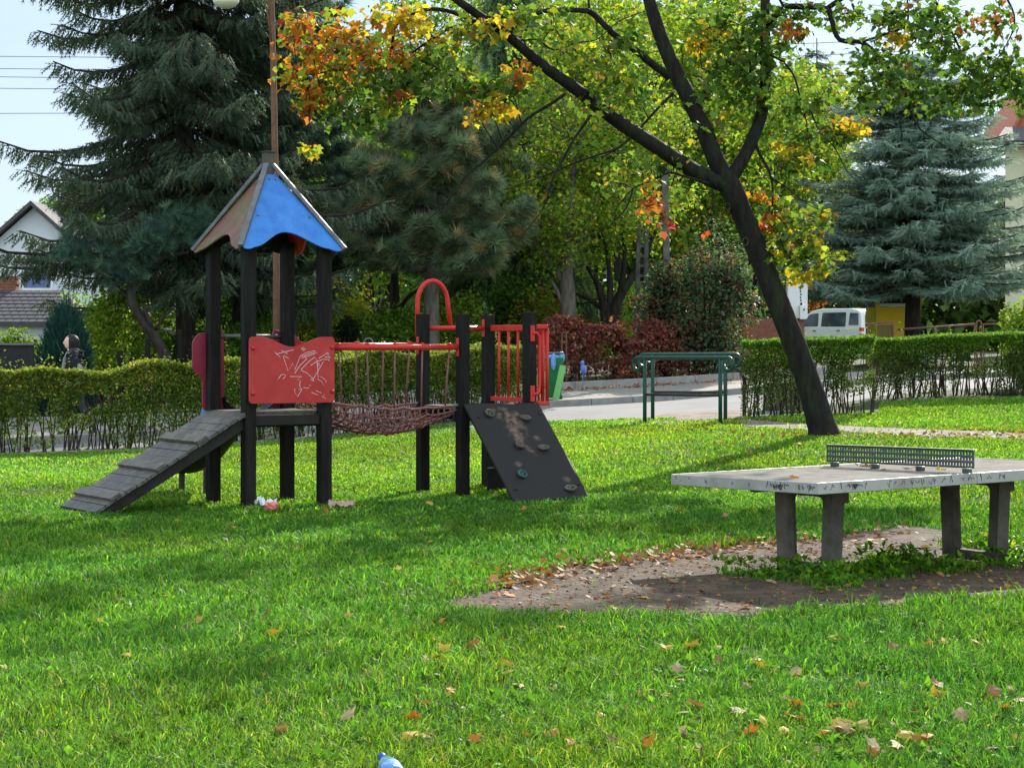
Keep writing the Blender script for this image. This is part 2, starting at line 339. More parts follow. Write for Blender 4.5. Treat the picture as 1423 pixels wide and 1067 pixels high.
_mo = [(0,0),(.22,-.06),(.52,.02),(.40,.17),(.62,.30),(.78,.56),(.52,.52),(.36,.62),(.30,.72),(.18,.80),(0,1.08)]
_mo = _mo + [(-x, y) for x, y in _mo[-2:0:-1]]
T_MAPLE = (np.array([[x, y, .14*abs(x)-.10*y*y] for x, y in _mo] + [[0,.32,0]]), np.array([[i, (i+1) % len(_mo), len(_mo)] for i in range(len(_mo))]))
_tv = [(0,0,0)]; _tf = []
for i in range(4):
    y = .02+.21*i; w = .15-.012*i; a = i*1.1
    b0 = len(_tv); sx, sz = math.cos(a*.9), math.sin(a*.9)
    _tv += [(0,y,0),(w*(.6+.4*abs(sx)),y+.25,.05*sz),(0,y+.12,.02),(-w*(.6+.4*abs(sx)),y+.25,-.05*sz),(0,y+.24,.14*abs(sz)+.03)]
    _tf += [(b0,b0+1,b0+2),(b0,b0+2,b0+3),(b0,b0+4,b0+2)]
b0 = len(_tv); _tv += [(-.045,0,.0),(.045,0,0),(0,1.05,0)]; _tf += [(b0,b0+1,b0+2)]
T_SPR = (np.array(_tv), np.array(_tf))
def tuft_template(n, spread, w):
    v = []; f = []
    for i in range(n):
        a = i*2.399; th = spread*math.sqrt((i+.5)/n)
        d = Vector((math.sin(th)*math.cos(a), math.cos(th), math.sin(th)*math.sin(a))); y0 = -.35*(1-(i+.5)/n)
        s_ = d.cross(Vector((.2,.1,1))).normalized()*w; b = len(v)
        v += [tuple(Vector((0,y0*.6+.1,0))-s_), tuple(Vector((0,y0*.6+.1,0))+s_), tuple(Vector((0,y0*.6+.1,0))+d)]; f.append((b,b+1,b+2))
    return np.array(v), np.array(f)
T_TUFT = tuft_template(26, 1.3, .034)
def pick(pal, n, var=.22):
    w = np.array([p[0] for p in pal], float); w /= w.sum(); i = rng.choice(len(pal), n, p=w)
    c = np.array([p[1] for p in pal])[i]
    return np.clip(c*(1+var*rng.standard_normal((n,1)))*(1+.07*rng.standard_normal((n,3))), .004, .95)
def leaves(pos, T, size, pal, pitch=-.5, pv=.55, var=.22, asp=.85, cols=None):
    n = len(pos); s_ = size*(.65+.7*rng.random(n))
    R = rot_ypr(rng.random(n)*6.283, pitch+pv*rng.standard_normal(n), .45*rng.standard_normal(n))
    V, Fc = scatter(T, np.asarray(pos), R, np.stack([s_*asp, s_, s_], 1))
    c = pick(pal, n, var) if cols is None else cols
    return V, Fc, np.repeat(c, len(T[0]), 0)
def ball(n, r, shell=.45):
    d = rng.standard_normal((n,3)); d /= np.linalg.norm(d, axis=1, keepdims=True)
    return d*(shell+(1-shell)*rng.random((n,1)))**.7*np.array(r)
# ------------------------------------------------------------------ ground, road, paths
def sheet(name, poly, mat, dz, step=.4, jit=0):
    """a polygon on the ground, cut into a fine mesh that follows the terrain"""
    poly = [Vector((p[0], p[1], 0)) for p in poly]
    bm = bmesh.new(); vs = []
    for i, p in enumerate(poly):
        q = poly[(i+1) % len(poly)]; L = (q-p).length; k = max(1, int(L/step))
        for j in range(k):
            r = p.lerp(q, j/k)
            if jit: r = r + Vector((mnoise.noise(r*2.3), mnoise.noise(r*2.3+Vector((9,4,2))), 0))*jit + Vector((mnoise.noise(r*9), mnoise.noise(r*9+Vector((3,4,2))), 0))*jit*.35
            vs.append(bm.verts.new((r.x, r.y, 0)))
    bm.faces.new(vs); bmesh.ops.triangulate(bm, faces=bm.faces)
    xs = [v.co.x for v in bm.verts]; ys = [v.co.y for v in bm.verts]
    for ax, lo, hi in (((1,0,0), min(xs), max(xs)), ((0,1,0), min(ys), max(ys))):
        k = int((hi-lo)/step)
        for i in range(1, k+1):
            c = lo + i*step
            bmesh.ops.bisect_plane(bm, geom=bm.verts[:]+bm.edges[:]+bm.faces[:], plane_co=Vector(ax)*c, plane_no=ax)
    X = np.array([v.co.x for v in bm.verts]); Y = np.array([v.co.y for v in bm.verts]); Z = tz(X, Y) + dz
    for v, z in zip(bm.verts, Z): v.co.z = z
    bmesh.ops.recalc_face_normals(bm, faces=bm.faces)
    me = bpy.data.meshes.new(name); bm.to_mesh(me); bm.free(); me.materials.append(M[mat])
    if sum(p.normal.z for p in me.polygons) < 0: me.flip_normals()
    o = bpy.data.objects.new(name, me); COL.objects.link(o); return structure(o)
gx = np.unique(np.concatenate([np.arange(-24, 24.01, .4), np.linspace(-300, -24, 24), np.linspace(24, 300, 24)]))
gy = np.unique(np.concatenate([np.arange(-6, 62, .4), np.linspace(-60, -6, 8), np.linspace(62, 400, 30)]))
GX, GY = np.meshgrid(gx, gy); GZ = tz(GX, GY)
ii = np.arange(len(gy)-1)[:, None]*len(gx)+np.arange(len(gx)-1)[None]; ii = ii.ravel()
structure(npmesh('lawn', np.stack([GX, GY, GZ], -1).reshape(-1, 3), np.stack([ii, ii+1, ii+1+len(gx), ii+len(gx)], 1), 'lawn', smooth=True))
# the street runs from near left to far right behind the hedge
K0 = Vector((.65, 38.4, 0)); KD = Vector((.82, .57, 0)).normalized(); KN = Vector((-KD.y, KD.x, 0))
near_edge = [XY(-900, 28), 30.5], [XY(0, 31.5), 31.5], [XY(400, 34), 34.2], [XY(745, 34.2), 34.0], [XY(930, 33.4), 33.4], [XY(1020, 34), 33.2], [XY(1200, 40), 37.5], [XY(1700, 48), 45]
far = [K0+KD*30, K0+KD*12, K0, K0-KD*8, K0-KD*25]
sheet('road', [tuple(p) for p in near_edge] + [(p.x, p.y) for p in far], 'asphalt', .004, .6)
pk = [K0+KD*30, K0, K0-KD*25]
sheet('pavement', [(p.x, p.y) for p in pk] + [((p+KN*3.6).x, (p+KN*3.6).y) for p in pk[::-1]], 'pavers', .115, .5)
kb = MB()
for i in range(-22, 28):
    a = K0+KD*i; b = K0+KD*(i+.985); a.z = tzf(a.x, a.y)+.03; b.z = tzf(b.x, b.y)+.03
    kb.beam(a-KN*.02, b-KN*.02, .15, .2)
structure(kb.build('kerb', 'kerb', bev=.012))
# low edging of the garden and its strip of soil
eb = MB()
for i in range(-20, 10):
    a = K0+KD*i*1.1+KN*3.6; b = K0+KD*(i*1.1+1.09)+KN*3.6; a.z = tzf(a.x, a.y)+.14; b.z = tzf(b.x, b.y)+.14
    eb.beam(a, b, .12, .26)
structure(eb.build('garden_kerb', 'kerb', bev=.01))
# brown paver entrance beside the handrails
sheet('entrance_path', [(p.x, p.y) for p in (at(855,588), at(930,589), at(1045,588), G(1040,35.5), G(930, 35.5))], 'path', .010, .3, .05)
sheet('dirt_path', [(p.x, p.y) for p in (at(1030,592), at(1120,598), at(1180,601), at(1300,607), at(1423,611), at(1600,616), at(1600,604), at(1423,602), at(1300,598), at(1180,593), at(1110,589), at(1030,584))], 'path', .008, .3, .12)
DIRT = [(618,838),(700,812),(742,800),(850,779),(1000,764),(1130,752),(1235,733),(1312,738),(1318,760),(1423,770),(1500,775),(1500,822),(1423,828),(1300,838),(1150,850),(1050,858),(940,862),(760,862),(665,858)]
DP = np.array([tuple(at(x, y))[:2] for x, y in DIRT])
sheet('bare_soil', [tuple(p) for p in DP], 'dirt', .010, .12, .10)
TP = [((XY(580,22.9)+.0), 22.6)]
sheet('worn_patch', [(p.x, p.y) for p in (at(610,690), at(640,680), at(672,683), at(700,690), at(680,697), at(640,697))], 'dirt', .008, .12, .05)
def inpoly(x, y, poly):
    x = np.asarray(x); y = np.asarray(y); c = np.zeros(x.shape, bool); n = len(poly)
    for i in range(n):
        x1, y1 = poly[i]; x2, y2 = poly[(i+1) % n]
        t_ = ((y1 > y) != (y2 > y)) & (x < (x2-x1)*(y-y1)/((y2-y1) if y2 != y1 else 1e-9)+x1); c ^= t_
    return c
PATHP = np.array([tuple(at(x, y))[:2] for x, y in ((1030,594),(1120,599),(1180,602),(1300,608),(1423,612),(1600,617),(1600,604),(1423,601),(1300,597),(1180,592),(1110,587),(1030,580))])
# weed islands under the table
WEED = [(1150, 808, .26, .40), (1205, 800, .30, .3), (1085, 803, .26, .22), (1245, 782, .26, .3), (1320, 795, .3, .16), (1395, 765, .3, .35), (1440, 785, .4, .3), (1025, 800, .17, .10)]
WC = [(at(x, y), a, b) for x, y, a, b in WEED]
HEDGE_L = [(-60, 29.3), (0, 29.6), (200, 30.4), (460, 32.2), (640, 34.4), (735, 36.0)]
def ymax(px):
    y = np.interp(px, [p[0] for p in HEDGE_L], [p[1] for p in HEDGE_L]) - .2
    y = np.where(px > 742, 33.9, y); y = np.where(px > 940, 33.1, y); y = np.where(px > 1028, 33.4, y); y = np.where(px > 1222, 35.6, y)
    return y
def grass_points():
    out = []
    for y0, y1, d in ((6.3, 8.5, 10500), (8.5, 10.5, 7600), (10.5, 13, 5400), (13, 16, 3900), (16, 20, 2900), (20, 25, 2200), (25, 30, 1700), (30, 36.3, 1200)):
        x0, x1 = -.272*y1-.9, .272*y1+.9
        n = int((x1-x0)*(y1-y0)*d); x = rng.uniform(x0, x1, n); y = rng.uniform(y0, y1, n)
        k = np.abs(x) < .272*y+.9; out.append(np.stack([x[k], y[k]], 1))
    return np.concatenate(out)
gp = grass_points(); x, y = gp.T
px = CX + F_PX*x/y
keep = y < ymax(px)
jx = x+(vnoise(x,y,3.1)-.5)*.34+(vnoise(x,y,11)-.5)*.2; jy = y+(vnoise(x+50,y,3.1)-.5)*.5
dirt = inpoly(jx, jy, DP); weed = np.zeros(len(x), bool)
for c, a, b_ in WC: weed |= (((x-c.x)/a)**2+((y-c.y)/(b_*1.6))**2) < .7+.6*vnoise(x,y,6)
keep &= ~(dirt & ~(weed & (rng.random(len(x)) < .3)) & (rng.random(len(x)) > .004))
keep &= ~(inpoly(jx, jy, PATHP) & (rng.random(len(x)) > .03))
bare = fnoise(x+7, y*1.0+3, 1.1); keep &= rng.random(len(x)) < np.clip(.5+2.0*(bare-.36), .12, 1)
x, y = x[keep], y[keep]; n = len(x)
def grass_mesh(x, y, hs=1., dark=1.):
    n = len(x); z = tz(x, y)
    tall = fnoise(x, y*1.2, .8); edge = fnoise(x+31, y+5, 2.7)
    h = (.018+.05*rng.random(n)+.04*(tall-.4)+.045*np.clip(edge-.55, 0, 1)*2)*(1-.25*np.clip((y-14)/12, 0, 1))
    h = np.clip(h, .015, .14)*hs; w = (.0018+.002*rng.random(n))*(1+np.clip((y-8)/9, 0, 2.6))
    a = rng.random(n)*6.283; lean = h*(.25+.75*rng.random(n)); dx, dy = np.cos(a)*lean, np.sin(a)*lean
    b = rng.random(n)*6.283; wx, wy = np.cos(b)*w, np.sin(b)*w
    base = np.stack([x, y, z], 1); V = np.zeros((n, 5, 3))
    V[:, 0] = base + np.stack([wx, wy, 0*w], 1); V[:, 1] = base - np.stack([wx, wy, 0*w], 1)
    mid = base + np.stack([dx*.35, dy*.35, h*.62], 1)
    V[:, 2] = mid + np.stack([wx, wy, 0*w], 1)*.85; V[:, 3] = mid - np.stack([wx, wy, 0*w], 1)*.85
    V[:, 4] = base + np.stack([dx, dy, h*(1-.35*rng.random(n))], 1)
    Fc = np.array([[0,1,3],[0,3,2],[2,3,4]])[None]+(np.arange(n)*5)[:, None, None]
    pal = [(6, (.072,.172,.022)), (3.2, (.11,.215,.028)), (3.4, (.036,.112,.018)), (.6, (.15,.24,.04)), (.22, (.27,.25,.11))]
    c = pick(pal, n, .26)*dark*1.2; hn = fnoise(x+71, y+23, .62); c *= np.stack([.67+.54*hn, .94+.16*hn, 1.25-.5*hn], 1); pn = fnoise(x+11, y*.8, .45); c *= ((.6+.85*pn)*(1+.22*np.clip((y-19)/6, 0, 1)))[:, None]; c[:, 0] *= 1+.25*np.clip((y-19)/6, 0, 1); c[:, 0] *= 1+.35*np.clip(fnoise(x+3, y+9, .3)-.5, 0, 1)*2  # far blades lighter and yellower: the sunlit band is put into their colour
    return V.reshape(-1, 3), Fc.reshape(-1, 3), np.repeat(c, 5, 0)
nt_ = 1500; ty_ = 6.6+13*rng.random(nt_)**1.3; tx_ = rng.uniform(-.28, .28, nt_)*ty_; tk = ~inpoly(tx_, ty_, DP); tx_, ty_ = tx_[tk], ty_[tk]
rep = 46; rr_ = .05+.07*rng.random(len(tx_)); qx = np.repeat(tx_, rep)+rng.standard_normal(len(tx_)*rep)*np.repeat(rr_, rep)*.7; qy = np.repeat(ty_, rep)+rng.standard_normal(len(tx_)*rep)*np.repeat(rr_, rep)
half = len(tx_)//2*rep
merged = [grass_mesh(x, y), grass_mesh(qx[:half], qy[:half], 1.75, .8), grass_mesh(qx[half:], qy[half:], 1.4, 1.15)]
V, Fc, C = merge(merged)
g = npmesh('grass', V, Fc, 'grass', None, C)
tag(g, 'short green lawn grass covering the playground', 'grass', kind='stuff')
# broad-leaved lawn weeds: rosettes of dandelion, plantain and clover
def weeds(cen, nl, size, pal, up):
    pos = np.repeat(cen, nl, 0) + rng.standard_normal((len(cen)*nl, 3))*np.array([.025,.025,.0]); n = len(pos)
    s_ = size*(.5+rng.random(n)); R = rot_ypr(rng.random(n)*6.283, up+.4*rng.standard_normal(n), .3*rng.standard_normal(n))
    V, Fc = scatter(T_LEAF, pos, R, np.stack([s_*.55, s_, s_], 1)); return V, Fc, np.repeat(pick(pal, n), 5, 0)
wp = [(3, (.075,.2,.02)), (2, (.11,.26,.028)), (1, (.05,.14,.02))]
n = 1500; yy = 6.6+16*rng.random(n)**1.9; xx = rng.uniform(-.29, .29, n)*yy; k = (rng.random(n) < .35+.65*(fnoise(xx+5, yy, .6) > .5)*(1+xx/yy*1.5)) & ~inpoly(xx, yy, DP)
xx, yy = xx[k], yy[k]
nw2 = 130; wx_ = XY(1, 1)*0+rng.uniform(.06, .27, nw2); wy_ = 7.2+3.2*rng.random(nw2)**1.5; wx_ = wx_*wy_
p2 = weeds(np.stack([wx_, wy_, tz(wx_, wy_)+.02], 1), 7, .05, [(3, (.07,.17,.025)), (2, (.10,.22,.03)), (1, (.05,.13,.025))], .6)
p1 = weeds(np.stack([xx, yy, tz(xx, yy)+.025], 1), 6, .046, wp, .45)
cn_ = 5200; cy_ = 6.8+9*rng.random(cn_)**1.4; cx_ = rng.uniform(-.28, .28, cn_)*cy_; ck = (fnoise(cx_+41, cy_+17, 1.5) > .56) & ~inpoly(cx_, cy_, DP); cx_, cy_ = cx_[ck], cy_[ck]
p3 = weeds(np.stack([cx_, cy_, tz(cx_, cy_)+.028], 1), 3, .020, [(3, (.045,.135,.03)), (1, (.07,.17,.035))], .15)
p1 = merge([p1, p2, p3]); g = npmesh('lawn_weeds', p1[0], p1[1], 'grass', None, p1[2]); tag(g, 'broad leaved weeds scattered through the lawn grass', 'weeds', kind='stuff')
parts = []
for c, a, b_ in WC:
    n = int(230*a*b_*4); q = rng.standard_normal((n, 2))*.42; q = np.clip(q, -1, 1); xx = c.x+q[:, 0]*a; yy = c.y+q[:, 1]*b_*1.3
    parts.append(weeds(np.stack([xx, yy, tz(xx, yy)+.005+.11*rng.random(n)**2], 1), 6, .05, [(3, (.08,.2,.018)), (2.4, (.13,.28,.022)), (1.0, (.045,.12,.02)), (.5, (.22,.3,.03))], .6))
V, Fc, C = merge(parts)
g = npmesh('table_weeds', V, Fc, 'grass', None, C); tag(g, 'leafy weeds growing round the concrete legs of the ping pong table', 'weeds', kind='stuff')
# ------------------------------------------------------------------ the climbing frame
U = Vector((.843, .538, 0)).normalized(); V_ = Vector((-.538, .843, 0)).normalized(); P1 = Vector((-2.58, 20.0, 0))
def L_(x, y, z): return P1 + U*x + V_*y + Vector((0, 0, z))
AX = (U, V_, Vector((0, 0, 1)))
play = thing('climbing_frame', 'dark timber climbing frame with blue roofed tower, rope net bridge and climbing board', 'playground set', tuple(P1))
PW, SD, BX = .118, .83, 2.45
DK = .955
def post(x, y, h, w=PW):
    b = MB(); z0 = tzf(L_(x,y,0).x, L_(x,y,0).y)-.15
    b.box(L_(x, y, (z0+h)/2), (w, w, h-z0), AX); return b.build('post', 'post', play, bev=.006)
for x, y in ((0,0),(SD,0),(0,SD),(SD,SD)): post(x, y, 2.66)
for x, y, h in ((BX,0,1.93),(BX,SD,1.94),(BX+SD,0,1.955),(BX+SD,SD,1.935)): post(x, y, h, .112)
def deck(x0, x1, y0, y1, z, n):
    b = MB(); w = (y1-y0)/n
    for i in range(n): b.box(L_((x0+x1)/2, y0+w*(i+.5), z-.018), (x1-x0, w-.006, .036), AX)
    o = b.build('platform', 'deck', play, bev=.003)
    b = MB()
    for yy in (y0+.09, y1-.09): b.box(L_((x0+x1)/2, yy, z-.036-.06), (x1-x0-.02, .045, .12), AX)
    b.build('joist', 'deckdark', o, bev=.003)
deck(-.03, SD+.03, PW/2+.002, SD-PW/2-.002, DK, 7)
deck(BX-.03, BX+SD+.03, PW/2+.002, SD-PW/2-.002, DK+.01, 7)
for x in (-.0, BX):
    b = MB(); b.box(L_(x+SD/2, -.0, DK-.085), (SD-PW-.004, .05, .10), AX); b.build('beam', 'deckdark', play, bev=.003)
# ---- roof
ov = .15; e0 = -ov; e1 = SD+ov; zc = 2.565; zt = 3.32; c0 = SD/2
top = .055
def lerp(a, b, t): return a+(b-a)*t
def roof_panel(ca, cb, mat, name='roof_panel', notch=.19, mid=.47):
    """ca, cb: the two eave corners in local xy; the lower edge is cut to two lobes with a notch between"""
    A = L_(*ca, zc); B = L_(*cb, zc)
    da = Vector((c0-ca[0], c0-ca[1])).normalized(); db = Vector((c0-cb[0], c0-cb[1])).normalized()
    TA = L_(c0-da.x*top*1.4, c0-da.y*top*1.4, zt); TB = L_(c0-db.x*top*1.4, c0-db.y*top*1.4, zt)
    ex = (B-A).normalized(); up = ((TA+TB)/2-(A+B)/2); ey = up.normalized(); W_ = (B-A).length; H_ = up.length; tw = (TB-TA).length/2
    pl = [];N = 40
    for i in range(N+1):
        t_ = i/N; x = t_*W_
        d = abs(t_-mid)/(mid if t_ < mid else 1-mid)
        y = notch*(.5+.5*math.cos(math.pi*min(1, d/.72)))**.9 if d < .72 else 0
        if d > .72: y = -.028*math.sin(math.pi*(d-.72)/.28)+.0
        pl.append((x, y))
    pl[0] = (.02, .028); pl[-1] = (W_-.02, .028)
    pl += [(W_/2+tw, H_), (W_/2-tw, H_)]
    b = MB(); n = ex.cross(ey).normalized()
    b.prism(pl, A-n*.012, ex, ey, .014)
    o = b.build(name, mat, play)
    for fx, fy in ((.16,.42),(.84,.42),(.43,.93),(.57,.93),(.04,.055),(.96,.055)):
        fx2 = .5+(fx-.5)*(1-fy*.0) if fy < .3 else .5+(fx-.5)*(1 if fy < .5 else .8)
        if fy == .42: fx2 = .5+(-1 if fx < .5 else 1)*(.5*(1-.42)+tw/W_*.42-.06)
        if fy == .93: fx2 = .5+(-1 if fx < .5 else 1)*.03
        p = A+ex*(fx2*W_)+ey*(fy*H_)
        sc = MB(); sc.lathe(p+n*.002, [(.013,0),(.013,.006),(.007,.011)], 8, n); sc.build('screw', 'galv', o)
    return A, B
cs = [(e0,e0),(e1,e0),(e1,e1),(e0,e1)]
roof_panel(cs[0], cs[1], 'blue'); roof_panel(cs[3], cs[0], 'redroof', mid=.52, notch=.17)
roof_panel(cs[1], cs[2], 'redinner', notch=.17, mid=.5); roof_panel(cs[2], cs[3], 'deckdark', notch=.19, mid=.55)  # second panel in dark timber: shade under the roof put into its colour
for c in cs:
    d = Vector((c0-c[0], c0-c[1])).normalized(); b = MB()
    a = L_(c[0]-d.x*.01, c[1]-d.y*.01, zc+.004); t_ = L_(c0-d.x*.05, c0-d.y*.05, zt+.105)
    b.beam(a, t_, .055, .035); b.build('roof_rib', 'galv', play, bev=.004)
b = MB(); b.box(L_(c0, c0, zt+.07), (.10, .10, .30), AX); b.build('roof_cap', 'concrete', play, bev=.006)
b = MB(); b.box(L_(c0, c0, zt+.228), (.118, .118, .014), AX); b.build('roof_cap_lid', 'darksteel', play, bev=.003)
# ---- red front panel with its dip, bolts and scratched scrawl
def rounded(poly, r=.04, k=4):
    out = []; n = len(poly)
    for i in range(n):
        p0, p1, p2 = Vector(poly[i-1]), Vector(poly[i]), Vector(poly[(i+1) % n])
        a = (p0-p1).normalized(); c = (p2-p1).normalized(); rr = min(r, (p0-p1).length*.45, (p2-p1).length*.45)
        for j in range(k+1):
            t_ = j/k; q = (p1+a*rr)*(1-t_)**2 + p1*2*t_*(1-t_) + (p1+c*rr)*t_**2; out.append((q.x, q.y))
    return out
px0, px1, pz0, pz1 = -.04, SD+.065, 1.035, 1.69
pw, ph = px1-px0, pz1-pz0
prof = rounded([(0,ph),(0,0),(pw,0),(pw,ph),(pw*.86,ph)], .045)[:-5]
dip = [(pw*(.9-.8*i/24), ph-.098*(.5-.5*math.cos(2*math.pi*min(1,max(0,((.9-.8*i/24)-.13)/.74))))) for i in range(25)]
prof2 = rounded([(0,ph),(0,0),(pw,0),(pw,ph)], .045)
q = prof2[:5]; rest = prof2[5:]
poly = rest + dip[1:-1] + q
b = MB(); fo = L_(px0, -PW/2-.028, pz0); b.prism(poly, fo, U, Vector((0,0,1)), .018)
panel = b.build('front_panel', 'red', play, bev=.004)
pn_ = -V_
def on_panel(zx, zy):          # zoomed-photo scrawl coordinates -> panel plane
    fx = (zx-582)/(1272-582); fz = (805-zy)/(805-240)
    return L_(px0+pw*fx, -PW/2-.0465, pz0+ph*fz)
for zx, zy in ((612,336),(1250,330),(612,718),(1250,708)):
    b = MB(); b.ell(on_panel(zx, zy)-V_*.008, (.02,.02,.02), 10, 6); b.build('bolt_cap', 'red', panel, smooth=True)
strokes = [[(785,370),(805,392),(828,412)],[(795,388),(850,372),(935,352)],[(835,355),(885,385),(880,360)],[(850,400),(890,530),(930,462),(945,520),(990,405)],[(860,400),(895,425)],
 [(990,405),(1040,375),(1105,360),(1128,376),(1080,395),(1020,415),(1000,425)],[(1000,412),(1060,385),(1110,372)],[(945,550),(990,480),(1045,425),(1030,420)],[(945,550),(955,535)],
 [(995,520),(1060,450),(1105,415),(1125,440),(1135,580),(1140,590)],[(995,525),(1045,550),(1085,590)],[(1075,485),(1120,455),(1170,435),(1230,435)],[(1180,450),(1135,530),(1085,620)],[(1075,610),(1092,590),(1098,620)],
 [(1140,425),(1190,395)],[(1195,385),(1220,378)],[(1190,415),(1232,418)],[(1128,600),(1165,625),(1180,655)],[(1155,580),(1190,605),(1205,632)],
 [(812,598),(838,560),(870,562),(868,580),(850,598)],[(905,578),(1000,580),(965,605),(990,612),(985,650),(990,680),(978,690)],[(945,680),(945,710),(968,752),(1005,680)],[(1015,670),(1040,680)],[(1045,680),(1058,672)],[(1065,650),(1075,660)],
 [(1080,715),(1135,740)],[(1115,700),(1165,722)],[(1165,750),(1200,770)],[(1180,735),(1185,745)],[(998,345),(1015,330),(1035,345),(1015,358),(998,345)],[(1008,342),(1025,350)],[(1130,465),(1134,495)],[(1140,460),(1145,490)]]
b = MB()
for s_ in strokes: b.tube([on_panel(x, y) for x, y in s_], .0026, 4)
for i in range(14): 
    x, y = 1190+rng.random()*40, 385+rng.random()*60; b.tube([on_panel(x, y), on_panel(x+8, y+6)], .002, 4)
b.build('scratched_graffiti', 'scratch', panel)
# ---- ramp with cross planks and cleats
RL = 1.56; A0 = Vector((0, 0)); nz = Vector((0, 0, 1))
def ramp_pt(s_, y, off=0):     # s_ 0 at the deck, 1 at the ground
    d = (U*(-RL)+Vector((0,0,-(DK-.05)))); n = V_.cross(d.normalized()); n = n if n.z > 0 else -n
    return L_(-.045, y, DK-.0)+d*s_ + n*off, d.normalized(), n
ramp = MB(); N = 15; y0, y1 = -.055, SD+.03
for i in range(N):
    p, d, n = ramp_pt((i+.5)/N, (y0+y1)/2, -.016); ln = (Vector((RL, DK-.05)).length)/N
    ramp.box(p+n*random.uniform(-.003,.003), (ln-.006, y1-y0+random.uniform(-.012,.012), .032), (d, V_, n))
rampo = ramp.build('ramp', 'deck', play, bev=.003)
for s_ in (.30, .575, .865):
    p, d, n = ramp_pt(s_, (y0+y1)/2, .016); b = MB(); b.box(p, (.115, y1-y0+.06, .034), (d, V_, n)); b.build('cleat', 'deck', rampo, bev=.004)
for yy in (.02, SD-.06):
    p0, d, n = ramp_pt(-.01, yy, -.092); p1, _, _ = ramp_pt(1.0, yy, -.08); b = MB(); b.beam(p0, p1, .05, .115, n); b.build('stringer', 'deckdark', rampo, bev=.003)
p, d, n = ramp_pt(.985, SD/2, -.07); b = MB(); b.box(p, (.05, SD-.2, .12), (d, V_, n)); b.build('foot_bar', 'rubber', rampo, bev=.004)
# ---- slide out of the back of the tower
sl_ = MB(); prof = []
path = [(SD-.02, DK), (SD+.25, DK-.08), (SD+.8, .62), (SD+1.25, .36), (SD+1.55, .27), (SD+1.9, .25)]
ring = []
for (y, z) in path:
    c = []
    for i in range(11):
        t_ = i/10; a = math.pi*(1+t_); xx = .415+.29*math.cos(a); zz = z+.02+.20*(math.sin(a)+.0)*(.9)+.12
        c.append(L_(xx, y, zz))
    ring.append(c)
vs = [p for c in ring for p in c] + [p+Vector((0,0,-.02)) for c in ring for p in c]; n1 = len(ring)*11; fs = []
for i in range(len(ring)-1):
    for j in range(10):
        a = i*11+j; fs += [(a, a+1, a+12, a+11), (a+n1, a+11+n1, a+12+n1, a+1+n1)]
    for j in (0, 10):
        a = i*11+j; fs.append((a, a+11, a+11+n1, a+n1))
sl_.add(vs, fs); slide = sl_.build('slide', 'rubber', play, smooth=True)
for y in (SD+1.1, SD+1.75):
    b = MB(); b.tube([L_(.415, y, .3 if y < SD+1.3 else .2), L_(.415, y, -.1)], .035, 8); b.build('leg', 'darksteel', slide)
for xx in (.06, .77):
    fl = [(0,0),(.42,-.17),(.46,-.10),(.36,.06),(.22,.15),(0,.19)]
    b = MB(); b.prism(rounded(fl, .03), L_(xx, SD+.06, DK-.06), V_, nz, .018); b.build('slide_cheek', 'blue', slide, bev=.003)
# ---- boards beside the slide mouth, grab bar
def side_board(x, mirror):
    pl = [(-.20,.42),(-.20,.72),(-.12,.80),(.02,.80),(.13,.84),(.15,.78),(.15,0),(-.09,0),(-.09,.34)]
    if mirror: pl = [(-a*.9, b_) for a, b_ in pl][::-1]
    b = MB(); b.prism(rounded(pl, .07), L_(x, SD+PW/2+.002, DK-.02), U, nz, -.02); b.build('slide_board', 'maroon', play, bev=.004)
side_board(0, False); side_board(SD, True)
b = MB(); b.tube([L_(.06, SD+.03, 1.70), L_(SD-.06, SD+.03, 1.70)], .018, 8); b.build('grab_bar', 'galv', play, smooth=True)
# ---- bridge: two red rails, hanging ropes, hammock net
def bracket(p, par):
    b = MB(); b.box(p, (.012, .05, .19), AX); o = b.build('bracket', 'redsteel', par, bev=.004)
def zrail(y): return 1.585 if y < .4 else 1.60
for y in (0, SD):
    b = MB(); b.tube([L_(SD+.06, y, zrail(y)), L_(BX-.062, y, zrail(y))], .031, 12)
    r_ = b.build('bridge_rail', 'redsteel', play, smooth=True)
    for x in (SD+.066, BX-.063): bracket(L_(x, y, zrail(y)), r_)
    for i in range(5):
        t_ = .10+.80*i/4; x = SD+(BX-SD)*t_; sw = .05*(.5-t_)*2+.02*math.sin(i*3); ed = .98+.05*(1-t_)-.06*math.sin(math.pi*t_)
        b = MB(); b.tube([L_(x, y, zrail(y)-.03), L_(x+sw*.5, y, 1.3), L_(x+sw, y, ed)], .0105, 6); b.build('hanging_rope', 'rope', play, smooth=True)
        b = MB(); b.ell(L_(x, y, zrail(y)+.033), (.024,.024,.014), 8, 5); b.build('rail_cap', 'redsteel', r_, smooth=True)
NX, NY = 21, 11
def net(i, j):
    tx = i/NX; ty = j/NY; x = SD+.06+(BX-SD-.12)*tx; edge = 1.03-.05*tx
    sag = .17*math.sin(math.pi*tx)**.8; c = 1-abs(2*ty-1)**2.6
    y = SD*(.5-.5*math.cos(math.pi*ty))*1.0; z = edge-.055*math.sin(math.pi*tx)-.115*c-sag*c*.85
    k = Vector((mnoise.noise(Vector((i*.9, j*.9, 1.1))), mnoise.noise(Vector((i*.9, j*.9, 7.7))), mnoise.noise(Vector((i*.9, j*.9, 4.4)))))
    w = min(1, 4*tx, 4*(1-tx))
    return L_(x, y, z) + (U*k.x*.03+V_*k.y*.02+nz*k.z*.035)*w
b = MB()
for j in range(NY+1):
    b.tube([net(i, j) for i in range(NX+1)], .0095 if j not in (0, NY) else .015, 6)
